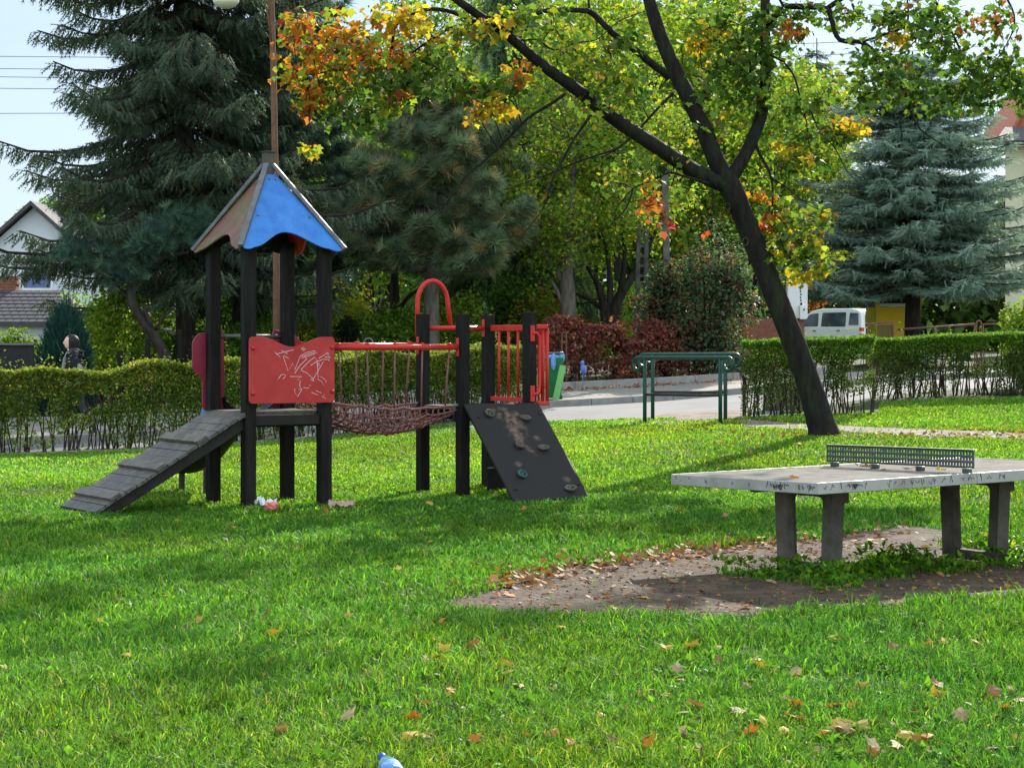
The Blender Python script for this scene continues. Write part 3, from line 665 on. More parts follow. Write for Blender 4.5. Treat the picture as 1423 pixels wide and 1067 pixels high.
for i in range(1, NX):
    b.tube([net(i, j)+U*(.03*(j-NY/2)/NY) for j in range(NY+1)], .009, 6)
for i in range(1, NX):
    for j in range(NY+1): b.ell(net(i, j), (.0175,.0175,.016), 6, 4)
b.build('rope_net', 'rope', play, smooth=True)
for i in (0, NX):
    for j in (0, NY):
        b = MB(); s_ = -1 if i == 0 else 1; b.tube([net(i, j)-U*.05*s_, net(i, j)+U*.012*s_], .018, 8); b.build('rope_end', 'galv', play, smooth=True)
# ---- arch and rails of the second tower
b = MB(); za = 1.79; yb = SD+.02
pts = [L_(BX-.03, yb+.045, 1.70), L_(BX-.03, yb+.045, 2.0)]
for i in range(1, 13):
    a = math.pi*(1-i/12); pts.append(L_(BX+.16+.19*math.cos(a)+.0, yb+.045-.0, 2.06+.24*math.sin(a)))
pts += [L_(BX+.39, yb+.04, 1.80)]
b.tube(pts, .026, 10); b.build('arch', 'redsteel', play, smooth=True)
b = MB(); b.tube([L_(BX+.06, SD, za), L_(BX+SD-.058, SD, za)], .027, 10); r_ = b.build('back_rail', 'redsteel', play, smooth=True); bracket(L_(BX+SD-.063, SD, za), r_)
X3 = BX+SD
b = MB(); b.box(L_(X3, SD/2, za), (.03, SD-PW-.01, .065), AX); r_ = b.build('side_railing', 'redsteel', play, bev=.005); b = MB(); b.box(L_(X3, SD/2, 1.02), (.03, SD-PW-.01, .05), AX); b.build('lower_rail', 'redsteel', r_, bev=.005)
for i in range(3):
    b = MB(); b.tube([L_(X3, SD*(.27+.23*i), 1.04), L_(X3, SD*(.27+.23*i), za-.03)], .0145, 8); b.build('railing_bar', 'redsteel', r_, smooth=True)
# short barrier frame standing out beyond the corner post
q0, q1 = L_(X3+.07, .02, 0), L_(X3+.215, -.03, 0); zb0, zb1 = .985, 1.80
b = MB(); b.beam(q0+nz*zb1, q1+nz*zb1, .075, .05); b.beam(q0+nz*zb0, q1+nz*zb0, .09, .045); r_ = b.build('barrier', 'redsteel', play, bev=.01)
for t_, rr in ((.12,.012),(.34,.012),(.64,.022),(.95,.02)):
    p = q0.lerp(q1, t_); b = MB(); b.tube([p+nz*(zb0+.02), p+nz*(zb1-.02)], rr, 10); b.build('barrier_bar', 'redsteel', r_, smooth=True)
b = MB(); p = L_(X3+.07, -.06, 0); b.tube([p-U*.07+nz*1.73, p-U*.02+nz*1.735, p+U*.015+nz*1.70, p+U*.022+nz*1.64, p+U*.022+nz*1.2, p+U*.012+nz*1.11, p-U*.02+nz*1.085, p-U*.07+nz*1.08], .02, 10); r2 = b.build('grip', 'redsteel', play, smooth=True)
for z in (1.73, 1.09):
    b = MB(); b.box(L_(X3+.0, -PW/2-.004, z), (.055, .014, .17), AX); b.build('bracket', 'redsteel', r2, bev=.004)
b = MB(); b.tube([L_(X3+.2, .15, .97), L_(X3+.2, .15, 0)], .026, 8); b.build('support_pole', 'darksteel', play, smooth=True)
# ---- climbing board with holds
CBW0, CBW1 = BX-.035, BX+SD+.05
ct0, cb0 = L_(CBW0, -PW/2-.02, DK+.03), L_(CBW0+.005, -PW/2-.02-.96, .035)
dn = (cb0-ct0); CL = dn.length; dn.normalize(); cn = U.cross(dn); cn = cn if cn.z > 0 else -cn
nx_, ny_ = 60, 72; W_ = CBW1-CBW0
vs = []; wear = []
for j in range(ny_+1):
    for i in range(nx_+1):
        u_, v_ = i/nx_, j/ny_
        vs.append(ct0+U*(u_*W_)+dn*(v_*CL))
        g_ = math.exp(-((u_-(.47+.10*v_))/(.20+.05*math.sin(v_*7)))**2)*(.95+.25*math.sin(v_*5+1))*(.72+.6*(mnoise.noise(Vector((u_*7,v_*9,.3)))*.6+mnoise.noise(Vector((u_*19,v_*25,2.3)))*.5+.25))
        for hu, hv in ((.5,.44),(.73,.43),(.3,.69),(.83,.86),(.62,.17)): g_ = max(g_, 1.05*math.exp(-((u_-hu)/.10)**2-((v_-hv+.055)/.055)**2))
        edge = min(1, 12*min(u_, 1-u_), 10*(1-v_)+.15, 14*v_+.2); wear.append(max(0, g_*edge))
fs = [(j*(nx_+1)+i, j*(nx_+1)+i+1, (j+1)*(nx_+1)+i+1, (j+1)*(nx_+1)+i) for j in range(ny_) for i in range(nx_)]
board = npmesh('climbing_board', [tuple(v) for v in vs], fs, 'climb', play, attr=('Wear', wear))
md = board.modifiers.new('solid', 'SOLIDIFY'); md.thickness = .03; md.offset = 0
for x in (CBW0+.10, CBW1-.10):
    b = MB(); a = ct0+U*(x-CBW0)-cn*.045; b.beam(a+dn*.02, a+dn*(CL-.03), .045, .055, cn); b.build('board_batten', 'deckdark', board, bev=.003)
for x in (.03, W_-.06):
    b = MB(); b.box(cb0+U*x-cn*.03+nz*.0, (.05, .05, .09), (U, dn, cn)); b.build('board_foot', 'galv', board, bev=.004)
for hu, hv, mt in ((.26,.115,'hold'),(.70,.17,'hold'),(.43,.45,'hold'),(.73,.485,'hold'),(.27,.745,'holdg'),(.80,.905,'hold')):
    c = ct0+U*(hu*W_)+dn*(hv*CL)+cn*.012; b = MB()
    ringp = [c+(U*math.cos(a)*(.048+.01*math.sin(2*a+hu*9))+dn*math.sin(a)*.036)+cn*(.022+.016*math.sin(a+3+hu*5)) for a in [i*2*math.pi/14 for i in range(15)]]
    b.tube(ringp, .0155, 8, jit=.15); b.ell(c+dn*-.014, (.034,.03,.028), 10, 6); b.build('climbing_grip', mt, board, smooth=True)
for hu, hv in ((.10,.14),(.95,.12),(.10,.88),(.95,.86)):
    b = MB(); b.lathe(ct0+U*(hu*W_)+dn*(hv*CL)+cn*.012, [(.018,0),(.018,.012),(.01,.018)], 8, cn); b.build('board_bolt', 'rubber', board)
b = MB(); b.box(L_(BX+.66, SD*.45, .16), (.25, .03, .26), AX); b.build('brace_board', 'deckdark', play, bev=.004)

# ------------------------------------------------------------------ concrete ping pong table
TA, TT = Vector((2.038, 13.603, 0)), .698; tu = Vector((math.cos(.565), math.sin(.565), 0)); tw_ = Vector((-math.sin(.565), math.cos(.565), 0))
TLn, TWd = 2.93, 1.63
def tp(u_, w_, dz=0): return TA+tu*u_+tw_*w_+Vector((0, 0, TT+.0123*u_-.0184*w_+dz))
tab = thing('ping_pong_table', 'concrete outdoor ping pong table with scribbled metal edging standing on worn soil', 'table', tuple(TA+tu*TLn/2+tw_*TWd/2))
ex_, ey_ = (tp(1,0)-tp(0,0)).normalized(), (tp(0,1)-tp(0,0)).normalized(); ez_ = ex_.cross(ey_).normalized()
TX = (ex_, ey_, ez_)
for h0, h1 in ((.012, TLn/2-.004), (TLn/2+.004, TLn-.012)):
    b = MB(); b.box(tp((h0+h1)/2, TWd/2, -.034), (h1-h0, TWd-.024, .062), TX); o = b.build('table_top', 'terrazzo', tab, bev=.004)
def edge(u0, w0, u1, w1):
    b = MB(); a, c = tp(u0, w0, -.036), tp(u1, w1, -.036); b.beam(a, c, .011, .078, ez_); b.build('metal_edging', 'alu', tab, bev=.004)
hl = TLn/2
edge(0,.0055,hl-.002,.0055); edge(hl+.002,.0055,TLn,.0055); edge(0,TWd-.0055,hl-.002,TWd-.0055); edge(hl+.002,TWd-.0055,TLn,TWd-.0055); edge(.0055,.0115,.0055,TWd-.0115); edge(TLn-.0055,.0115,TLn-.0055,TWd-.0115)
# scribbles on the edging: loops, hearts, little words nobody can read
b = MB()
def scrib(f, s0, h, k, seed):
    r = random.Random(seed); s_ = s0; pts = []
    for i in range(k):
        pts.append(f(s_, -.036+h*(r.random()-.5)+.004)); s_ += r.uniform(-.006, .016)
    b.tube(pts, .0016, 4)
fl_ = lambda s_, z: tp(-.0010, s_, z); ff_ = lambda s_, z: tp(s_, -.0010, z)
for i, s_ in enumerate((.03,.055,.08,.14,.19,.34,.36,.40,.42,.44,.47,.52,.72,.9,1.2,1.42,1.5,1.56)): scrib(fl_, s_, .034+.015*(i % 3), 9 if s_ < .5 else 4, i)
for i, s_ in enumerate((.05,.10,.2,.24,.27,.30,.36,.41,.62,.68,.74,.83,.88,.93,1.0,1.05,1.12,1.2,1.3,1.38,1.50,1.56,1.68,1.72,2.0)): scrib(ff_, s_, .03+.014*(i % 3), 7, 50+i)
for q_ in ([(.36,-.03),(.375,-.018),(.385,-.03),(.40,-.018),(.41,-.032),(.40,-.05)], [(.425,-.036),(.445,-.02),(.47,-.028),(.475,-.046),(.45,-.054),(.43,-.046),(.45,-.034),(.48,-.03),(.49,-.02),(.488,-.048),(.505,-.03),(.515,-.046)]):
    b.tube([fl_(TWd*.0+s_*1.0-.06, z) for s_, z in q_], .0032, 4)
hp = [(0,-.055),(-.024,-.03),(-.02,-.018),(-.008,-.018),(0,-.027),(.008,-.018),(.02,-.018),(.024,-.03)]
b.prism(hp, ff_(.325,0), ex_, ez_, .001); b.build('edge_scribbles', 'ink', tab)
# net: a perforated steel strip on four feet
nH, nB = .128, .032; nc_, nr_ = 52, 3
xs = [.03]; cw = (TWd-.09)/nc_
w0 = .03
colx = [w0]
for i in range(nc_): colx += [w0+.012+cw*i+cw*.24, w0+.012+cw*i+cw*.76]
colx.append(w0+.024+cw*nc_)
rh = (nH-.012)/nr_; rowz = [0]
for i in range(nr_): rowz += [.006+rh*i+rh*.24, .006+rh*i+rh*.76]
rowz.append(nH)
vs = []; fs = []
for z in rowz:
    for w_ in colx: vs.append(tuple(tp(hl, w_, nB+z)))
nw = len(colx)
for j in range(len(rowz)-1):
    for i in range(nw-1):
        if not (i % 2 == 1 and j % 2 == 1): fs.append((j*nw+i, j*nw+i+1, (j+1)*nw+i+1, (j+1)*nw+i))
neto = npmesh('net', vs, fs, 'netsteel', tab); md = neto.modifiers.new('solid', 'SOLIDIFY'); md.thickness = .005; md.offset = 0
b = MB(); b.box(tp(hl, TWd/2-.003, nB+nH+.003), (.026, TWd-.064, .006), TX); b.build('net_flange', 'netsteel', neto, bev=.001)
for w_ in (.10, .57, 1.05, 1.5):
    b = MB(); b.box(tp(hl, w_, nB/2-.002), (.05, .05, nB), TX); b.build('net_foot', 'netsteel', neto, bev=.003)
# two U-shaped concrete leg frames
def legframe(u_):
    b = MB(); zt_ = TT+.0123*u_-.0184*.8-.066; o = TA+tu*u_; yb_, yt_ = -.12, zt_
    w0_, w1_ = .455, 1.06
    outer = [(w0_+.02, yb_), (w0_-.01, yt_), (w1_+.01, yt_), (w1_-.02, yb_)]
    inner = rounded([(w0_+.13, .07), (w0_+.105, yt_-.075), (w1_-.105, yt_-.075), (w1_-.13, .07)], .055, 3)
    dpt = .115; n_ = len(inner); bm = bmesh.new()
    def loop(pl, off): return [bm.verts.new(o+tw_*a+Vector((0,0,z))+tu*off) for a, z in pl]
    oc = []
    for k in range(n_):       # matching outer ring
        a, z = inner[k]; t_ = (z-.07)/(yt_-.145)
        ca = (w0_+w1_)/2; left = a < ca
        oc.append(((w0_+.02-.03*max(0,min(1,t_)) if left else w1_-.02+.03*max(0,min(1,t_))), yt_ if t_ > .95 else (yb_ if t_ < .05 else z)))
    A_ = loop(oc, -dpt/2); B_ = loop(inner, -dpt/2+.018); B0 = loop([(a+(.016 if a < (w0_+w1_)/2 else -.016), z) for a, z in inner], 0); B1 = loop(inner, dpt/2-.018); A1 = loop(oc, dpt/2)
    for p_, q2 in ((A_,B_),(B_,B0),(B0,B1),(B1,A1),(A1,A_)):
        for k in range(n_):
            try: bm.faces.new((p_[k], p_[(k+1)%n_], q2[(k+1)%n_], q2[k]))
            except Exception: pass
    bmesh.ops.recalc_face_normals(bm, faces=bm.faces); mbb = MB(); bm.verts.index_update()
    mbb.add([v.co.copy() for v in bm.verts], [tuple(v.index for v in f.verts) for f in bm.faces]); bm.free()
    return mbb.build('leg_frame', 'concrete', tab, bev=.008)
for u_ in (.57, 2.2):
    lf = legframe(u_)
    b = MB(); b.box(tp(u_+.085, .50, -.135), (.05, .09, .11), TX); b.build('angle_block', 'concrete', lf, bev=.006)
b = MB()
for w_ in (.50, 1.02): b.box(tp(TLn/2, w_, -.092), (TLn-.55, .07, .05), TX)
b.build('table_beam', 'concrete', tab, bev=.004)

# ------------------------------------------------------------------ green handrails by the entrance
def handrail(name, label, x0, x1, y0, y1, pt, lowz):
    Ya = at(x0, y0); Yb = at(x1, y1); d = (Yb-Ya); d.z = 0; Ln = d.length; d.normalize()
    r = thing(name, label, 'handrail', tuple(Ya), 'green handrails by the entrance')
    za = Ya.z; zt_ = ZP(pt, Ya.y); ov_ = .17
    a = Vector((Ya.x, Ya.y, zt_)); c = Vector((Yb.x, Yb.y, zt_+.01)); pts = []
    for q_, s_ in ((a, -1), (c, 1)):
        arc = [q_+d*s_*(ov_+.0)+d*s_*.10*math.sin(t_)+Vector((0,0,-.10+.10*math.cos(t_))) for t_ in [i*math.pi*1.45/10 for i in range(11)]]
        pts = (arc[::-1] if s_ < 0 else pts+arc)
    b = MB(); b.tube(pts, .03, 10); b.build('top_rail', 'greensteel', r, smooth=True)
    for q_ in (Ya, Yb):
        b = MB(); b.tube([Vector((q_.x, q_.y, q_.z-.1)), Vector((q_.x, q_.y, zt_))], .032, 10); b.build('post', 'greensteel', r, smooth=True)
    b = MB(); b.tube([Ya+Vector((0,0,lowz)), Vector((Yb.x, Yb.y, Ya.z+lowz+.02))], .024, 10); b.build('lower_rail', 'darksteel', r, smooth=True)
handrail('handrail', 'green tubular handrail with curled ends, the nearer of the two by the entrance', 896, 1001, 588, 590, 497, .46)
handrail('handrail', 'green tubular handrail with curled ends, the farther of the two by the entrance', 907, 1008, 584, 584, 492.5, .46)
# ------------------------------------------------------------------ hedges
def hedge(name, label, pts, width, height, nper, pal, leaf=.045, topbright=None, stemn=26, bottom=.2, shoots=.5, group=None, T=T_LEAF, hvar=.12, toponly=0, stemmat='twig'):
    pts = [Vector((p[0], p[1], 0)) for p in pts]; seg = [(pts[i+1]-pts[i]).length for i in range(len(pts)-1)]; Lt = sum(seg)
    root = thing(name, label, 'hedge', (pts[0].x, pts[0].y, tzf(pts[0].x, pts[0].y)), group)
    cum = np.concatenate([[0], np.cumsum(seg)]); PX = np.array([p.x for p in pts]); PY = np.array([p.y for p in pts])
    def pos(s_):
        x = np.interp(s_, cum, PX); y = np.interp(s_, cum, PY); i = np.clip(np.searchsorted(cum, s_)-1, 0, len(seg)-1)
        dx = (PX[i+1]-PX[i])/np.array(seg)[i]; dy = (PY[i+1]-PY[i])/np.array(seg)[i]; return x, y, -dy, dx
    n = int(nper*Lt); s_ = rng.random(n)*Lt; face = rng.random(n)
    h = (height if not callable(height) else height(s_/Lt))*(1+hvar*(fnoise(s_*1.0+pts[0].x, s_*0+pts[0].y, 1.3)-.5)*2)
    t_ = np.where(face < .30, 0, np.where(face < .62, -1, np.where(face < .86, 1, 2)))
    q = np.where(t_ == 0, rng.uniform(-.5,.5,n), np.where(t_ == -1, -.5+.22*rng.random(n)**2, np.where(t_ == 1, .5-.22*rng.random(n)**2, rng.uniform(-.5,.5,n))))
    v = np.where(t_ == 0, 1-.09*rng.random(n)**1.5, bottom+(1-bottom)*rng.random(n)**.8)
    bulge = .75+.5*fnoise(s_+3, v*2+pts[0].y, 2.2)
    gap = fnoise(s_*1.6+9, v*2.2, 2.1); low = np.clip((v-bottom*.4)/.5, .45, 1); keep = (rng.random(n) < low) & ((gap > .26+.17*(1-v)) | (t_ == 0))
    x, y, nx_, ny_ = pos(s_); q = q*bulge; px_ = x+nx_*q*width; py_ = y+ny_*q*width; pz = tz(px_, py_)+v*h
    c = pick(pal, n); 
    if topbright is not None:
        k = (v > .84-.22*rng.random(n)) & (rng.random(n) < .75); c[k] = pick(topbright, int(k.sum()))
    P_ = np.stack([px_, py_, pz], 1)[keep]; parts = [leaves(P_, T, leaf, pal, -.2, .8, cols=c[keep])]
    ns = int(shoots*Lt*9); ss = rng.random(ns)*Lt; X_, Y_, a_, b_ = pos(ss); w_ = rng.uniform(-.4,.4,ns)*width; hh = (height if not callable(height) else height(ss/Lt)); ln = .05+.28*rng.random(ns)**2
    for k in range(7):
        zz = tz(X_, Y_)+hh*.97+ln*(k/6); m_ = rng.random(ns) < .85
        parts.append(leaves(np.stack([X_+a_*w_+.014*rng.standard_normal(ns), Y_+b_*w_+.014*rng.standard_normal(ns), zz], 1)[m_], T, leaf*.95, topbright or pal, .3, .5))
    V, Fc, C = merge(parts); npmesh('foliage', V, Fc, 'leaf', root, C)
    b = MB(); r = random.Random(len(name)+int(pts[0].x*10))
    for i in range(int(stemn*Lt)):
        s0 = r.random()*Lt; X_, Y_, a_, b_ = [float(q_[0]) for q_ in pos(np.array([s0]))]; w_ = r.uniform(-.36,.36)*width
        p = Vector((X_+a_*w_*.7, Y_+b_*w_*.7, tzf(X_, Y_)-.02)); hh = (height if not callable(height) else float(height(np.array([s0/Lt]))[0]))*r.uniform(.5,.95)
        e = Vector((r.gauss(0,.16), r.gauss(0,.12), 0)); b.tube([p, p+e*.4+Vector((0,0,hh*.5)), p+e+Vector((0,0,hh))], [.011*r.uniform(.7,1.5), .008, .004], 5, cap=False)
    b.build('stems', stemmat, root); return root
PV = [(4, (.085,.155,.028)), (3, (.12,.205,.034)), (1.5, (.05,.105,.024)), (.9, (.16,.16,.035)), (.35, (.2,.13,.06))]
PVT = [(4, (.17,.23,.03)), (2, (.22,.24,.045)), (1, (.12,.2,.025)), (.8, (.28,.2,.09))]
HB = [(4, (.05,.10,.024)), (2.5, (.07,.14,.028)), (1.2, (.11,.145,.035)), (.9, (.15,.11,.06))]
HBT = [(4, (.09,.21,.02)), (2, (.12,.25,.025)), (1, (.16,.25,.03))]  # brighter greens for the clipped tops: sunlight put into the leaf colour
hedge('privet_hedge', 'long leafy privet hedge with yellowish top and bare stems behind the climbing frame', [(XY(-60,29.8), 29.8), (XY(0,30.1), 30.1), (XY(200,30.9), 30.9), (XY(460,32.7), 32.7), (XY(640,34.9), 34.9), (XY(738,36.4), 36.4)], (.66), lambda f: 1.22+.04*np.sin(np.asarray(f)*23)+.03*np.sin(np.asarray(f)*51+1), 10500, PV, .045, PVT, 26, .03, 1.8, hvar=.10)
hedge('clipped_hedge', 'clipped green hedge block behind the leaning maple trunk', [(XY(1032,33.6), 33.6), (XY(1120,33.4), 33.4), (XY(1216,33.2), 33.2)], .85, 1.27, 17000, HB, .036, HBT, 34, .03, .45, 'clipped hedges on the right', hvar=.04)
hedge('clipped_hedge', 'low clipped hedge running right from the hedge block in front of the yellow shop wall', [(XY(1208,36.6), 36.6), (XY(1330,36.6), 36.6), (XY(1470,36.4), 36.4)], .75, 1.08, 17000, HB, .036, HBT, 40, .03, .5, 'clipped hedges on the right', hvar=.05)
CR = [(4, (.20,.065,.065)), (2.5, (.28,.085,.075)), (2, (.16,.085,.07)), (1, (.34,.15,.10)), (1.6, (.13,.16,.06)), (1.2, (.33,.23,.18))]
k1, k2 = K0+KD*2.6+KN*4.3, K0+KD*7.8+KN*4.3
hedge('creeper_hedge', 'dark red Virginia creeper grown over the garden fence across the street', [(k1.x, k1.y), (k2.x, k2.y)], .6, 1.35, 3300, CR, .085, [(3,(.26,.08,.075)),(2,(.20,.07,.065)),(1,(.34,.17,.11))], 8, .05, 2.2, hvar=.5)
# ------------------------------------------------------------------ trees
def limb_from_px(lst): return [(P(px_, py_, Y), r) for px_, py_, Y, r in lst]
class Tree:
    def __init__(s, name, label, base, cat='tree', group=None):
        s.root = thing(name, label, cat, tuple(base), group); s.b = MB(); s.nodes = []; s.parts = []; s.tw = MB()
    def limb(s, pts, n=8, jit=.1, sub=3):
        P_ = [p for p, _ in pts]; r = [q for _, q in pts]; out = []; rr = []
        k = len(P_)
        for i in range(k-1):
            p0, p1, p2, p3 = P_[max(i-1,0)], P_[i], P_[i+1], P_[min(i+2,k-1)]
            for j in range(sub):
                t_ = j/sub; out.append(.5*((2*p1)+(p2-p0)*t_+(2*p0-5*p1+4*p2-p3)*t_*t_+(3*p1-p0-3*p2+p3)*t_**3)); rr.append(r[i]*(1-t_)+r[i+1]*t_)
        out.append(P_[-1]); rr.append(r[-1]); s.b.tube(out, rr, n, jit=jit)
        s.nodes += [(p, q) for p, q in zip(out, rr)]; return out
    def nearest(s, p): return min(s.nodes, key=lambda q: (q[0]-p).length+(.6 if q[1] > .09 else 0)+.5*max(0, q[0].z-p.z))
    def clump(s, c, r, n, pal, T=T_LEAF, size=.1, pitch=-.6, pv=.5, nsub=5, twr=.012, shell=.2):
        q, qr = s.nearest(c); d = c-q; mid = q+d*.5+Vector((random.uniform(-.1,.1)*d.length, random.uniform(-.1,.1)*d.length, .10*d.length))
        s.tw.tube([q, mid, c], [min(qr*.6, twr*(1+d.length*.5)), twr, twr*.6], 5, cap=False)
        for i in range(nsub):
            e = c+Vector(ball(1, r, .7)[0]); s.tw.tube([c.lerp(mid, random.random()*.5), (c+e)/2+Vector((0,0,.05)), e], [twr*.6, twr*.4, twr*.25], 4, cap=False)
        s.parts.append(leaves(np.array(c)+ball(n, r, shell), T, size, pal, pitch, pv))
    def done(s, bark='bark', leafm='leaf', trunk='trunk'):
        s.b.build(trunk, bark, s.root, smooth=True)
        if s.tw.v: s.tw.build('branches', bark, s.root, smooth=True)
        if s.parts:
            V, Fc, C = merge(s.parts); npmesh('crown', V, Fc, leafm, s.root, C)
        return s.root
GRN = (.10,.21,.032); LGR = (.175,.30,.04); YLG = (.28,.35,.04); YEL = (.48,.37,.03); ORG_ = (.42,.16,.025); RED = (.36,.06,.03); BRN = (.2,.1,.045); DGR = (.045,.10,.024)
MGR = (.085,.165,.032); MG = [(5, MGR), (3, (.125,.205,.04)), (1.2, DGR), (.6, YLG), (.25, BRN)]
MY = [(1.6, YLG), (3, (.125,.205,.04)), (.7, YEL), (2.4, MGR), (.3, BRN)]
MO = [(3.2, ORG_), (2, (.45,.24,.03)), (2.6, YLG), (1.6, LGR), (.8, RED), (.8, BRN)]
MYO = [(4, YEL), (2, (.45,.24,.03)), (1.5, YLG)]
# the leaning maple
mb_ = at(1146, 606)
mp = Tree('maple_tree', 'leaning maple with dark trunk and green to orange leaves between table and hedge', mb_, 'tree')
Y0 = mb_.y; q_ = Y0/F_PX
mp.limb(limb_from_px([(1148,622,Y0,.31),(1145,606,Y0,.235),(1142,592,Y0,.2),(1134,565,Y0,.18),(1120,522,Y0,.165),(1103,475,Y0,.158),(1085,430,Y0,.155),(1066,382,Y0,.150),(1047,335,Y0,.148),(1028,288,Y0,.145),(1014,258,Y0,.16),(1006,240,Y0,.14)]), 14, .06)
LA = mp.limb(limb_from_px([(1016,262,Y0,.11),(985,248,Y0-.1,.108),(960,235,Y0-.2,.105),(900,196,Y0-.5,.098),(860,170,Y0-.7,.092),(800,124,Y0-1,.082),(750,88,Y0-1.3,.07),(700,45,Y0-1.6,.06),(640,4,Y0-2,.052),(570,-50,Y0-2.3,.04)]), 10, .08)
LB = mp.limb(limb_from_px([(1010,250,Y0,.135),(996,225,Y0,.125),(978,180,Y0,.118),(958,138,Y0+.1,.112),(935,92,Y0+.2,.105),(915,42,Y0+.3,.095),(898,-15,Y0+.4,.085),(880,-90,Y0+.5,.07),(850,-190,Y0+.5,.045)]), 10, .08)
LC = mp.limb(limb_from_px([(1014,250,Y0,.10),(1030,225,Y0,.092),(1047,190,Y0+.2,.086),(1060,150,Y0+.4,.08),(1065,90,Y0+.6,.074),(1063,20,Y0+.8,.066),(1068,-60,Y0+1,.055),(1080,-160,Y0+1,.035)]), 10, .08)
def thin(l, Y, r0, r1, dY=0):
    k = len(l); return mp.limb(limb_from_px([(a, b_, Y+dY*i/(k-1), r0+(r1-r0)*i/(k-1)) for i, (a, b_) in enumerate(l)]), 6, .1)
thin([(930,107),(905,88),(881,69),(850,45),(825,20),(808,15),(760,15),(735,22),(690,24),(660,31),(625,40),(600,55),(575,72),(552,92)], Y0-.1, .055, .012, -2)
thin([(660,31),(630,18),(600,13),(570,22),(550,36),(546,55),(543,70),(520,80),(497,85),(470,94),(440,103),(405,104)], Y0-1.8, .03, .008, -.5)
thin([(785,131),(765,145),(734,164),(708,190),(684,213),(668,228),(652,240),(635,262),(619,283),(598,303),(576,322)], Y0-1.1, .026, .005, -.6)
thin([(881,187),(860,205),(830,216),(800,226),(760,243),(730,254),(700,264)], Y0-.6, .022, .005, -.5)
thin([(822,160),(800,190),(783,220),(770,243),(763,265),(757,285),(742,308),(724,328)], Y0-.9, .022, .005, -.4)
thin([(935,130),(915,150),(895,172),(880,190),(850,212),(820,222)], Y0, .022, .006, -.6)
thin([(718,60),(745,55),(770,70),(800,60),(830,55),(860,30),(900,15)], Y0-1.4, .014, .006, .5)
thin([(985,255),(950,245),(930,240),(905,252),(880,262),(860,285),(850,300)], Y0-.3, .02, .005, -.4)
thin([(880,262),(870,290),(852,308),(842,318),(800,335),(770,336)], Y0-.5, .013, .004, -.4)
thin([(990,262),(991,285),(990,300),(982,318),(965,330)], Y0-.2, .014, .004, -.3)
thin([(1049,196),(1056,215),(1066,232),(1072,250),(1074,275),(1073,315),(1084,333),(1092,350)], Y0+.1, .022, .006, -.3)
thin([(1072,248),(1095,262),(1110,275),(1130,288),(1150,296)], Y0, .012, .004, -.2)
thin([(1067,75),(1090,88),(1105,110),(1115,150),(1122,175),(1125,205),(1140,228),(1155,235)], Y0+.5, .018, .005, -.5)
thin([(1125,150),(1140,185),(1160,205),(1175,235),(1192,254)], Y0+.3, .012, .004, -.4)
thin([(1065,35),(1090,12),(1120,10),(1149,13),(1158,35),(1167,56),(1196,59),(1215,72),(1231,90),(1245,108),(1254,124),(1262,145),(1270,164),(1279,180),(1295,192),(1313,203)], Y0+.7, .05, .007, -1.4)
thin([(1196,59),(1230,48),(1258,36),(1262,10),(1255,-30)], Y0+.1, .02, .01, -.2)
thin([(1150,12),(1200,-20),(1280,-50),(1360,-60)], Y0+.5, .04, .02, -.3)
thin([(1360,-60),(1400,0),(1410,30),(1400,60),(1380,90)], Y0+.2, .018, .006, -.4)
thin([(1270,-48),(1310,20),(1330,60),(1350,95),(1400,108),(1440,95)], Y0+.2, .02, .007, -.4)
thin([(1063,145),(1045,120),(1042,80),(1040,40)], Y0+.3, .025, .012, .2)
thin([(965,150),(985,130),(1000,110),(975,95)], Y0+.1, .03, .012, .2)
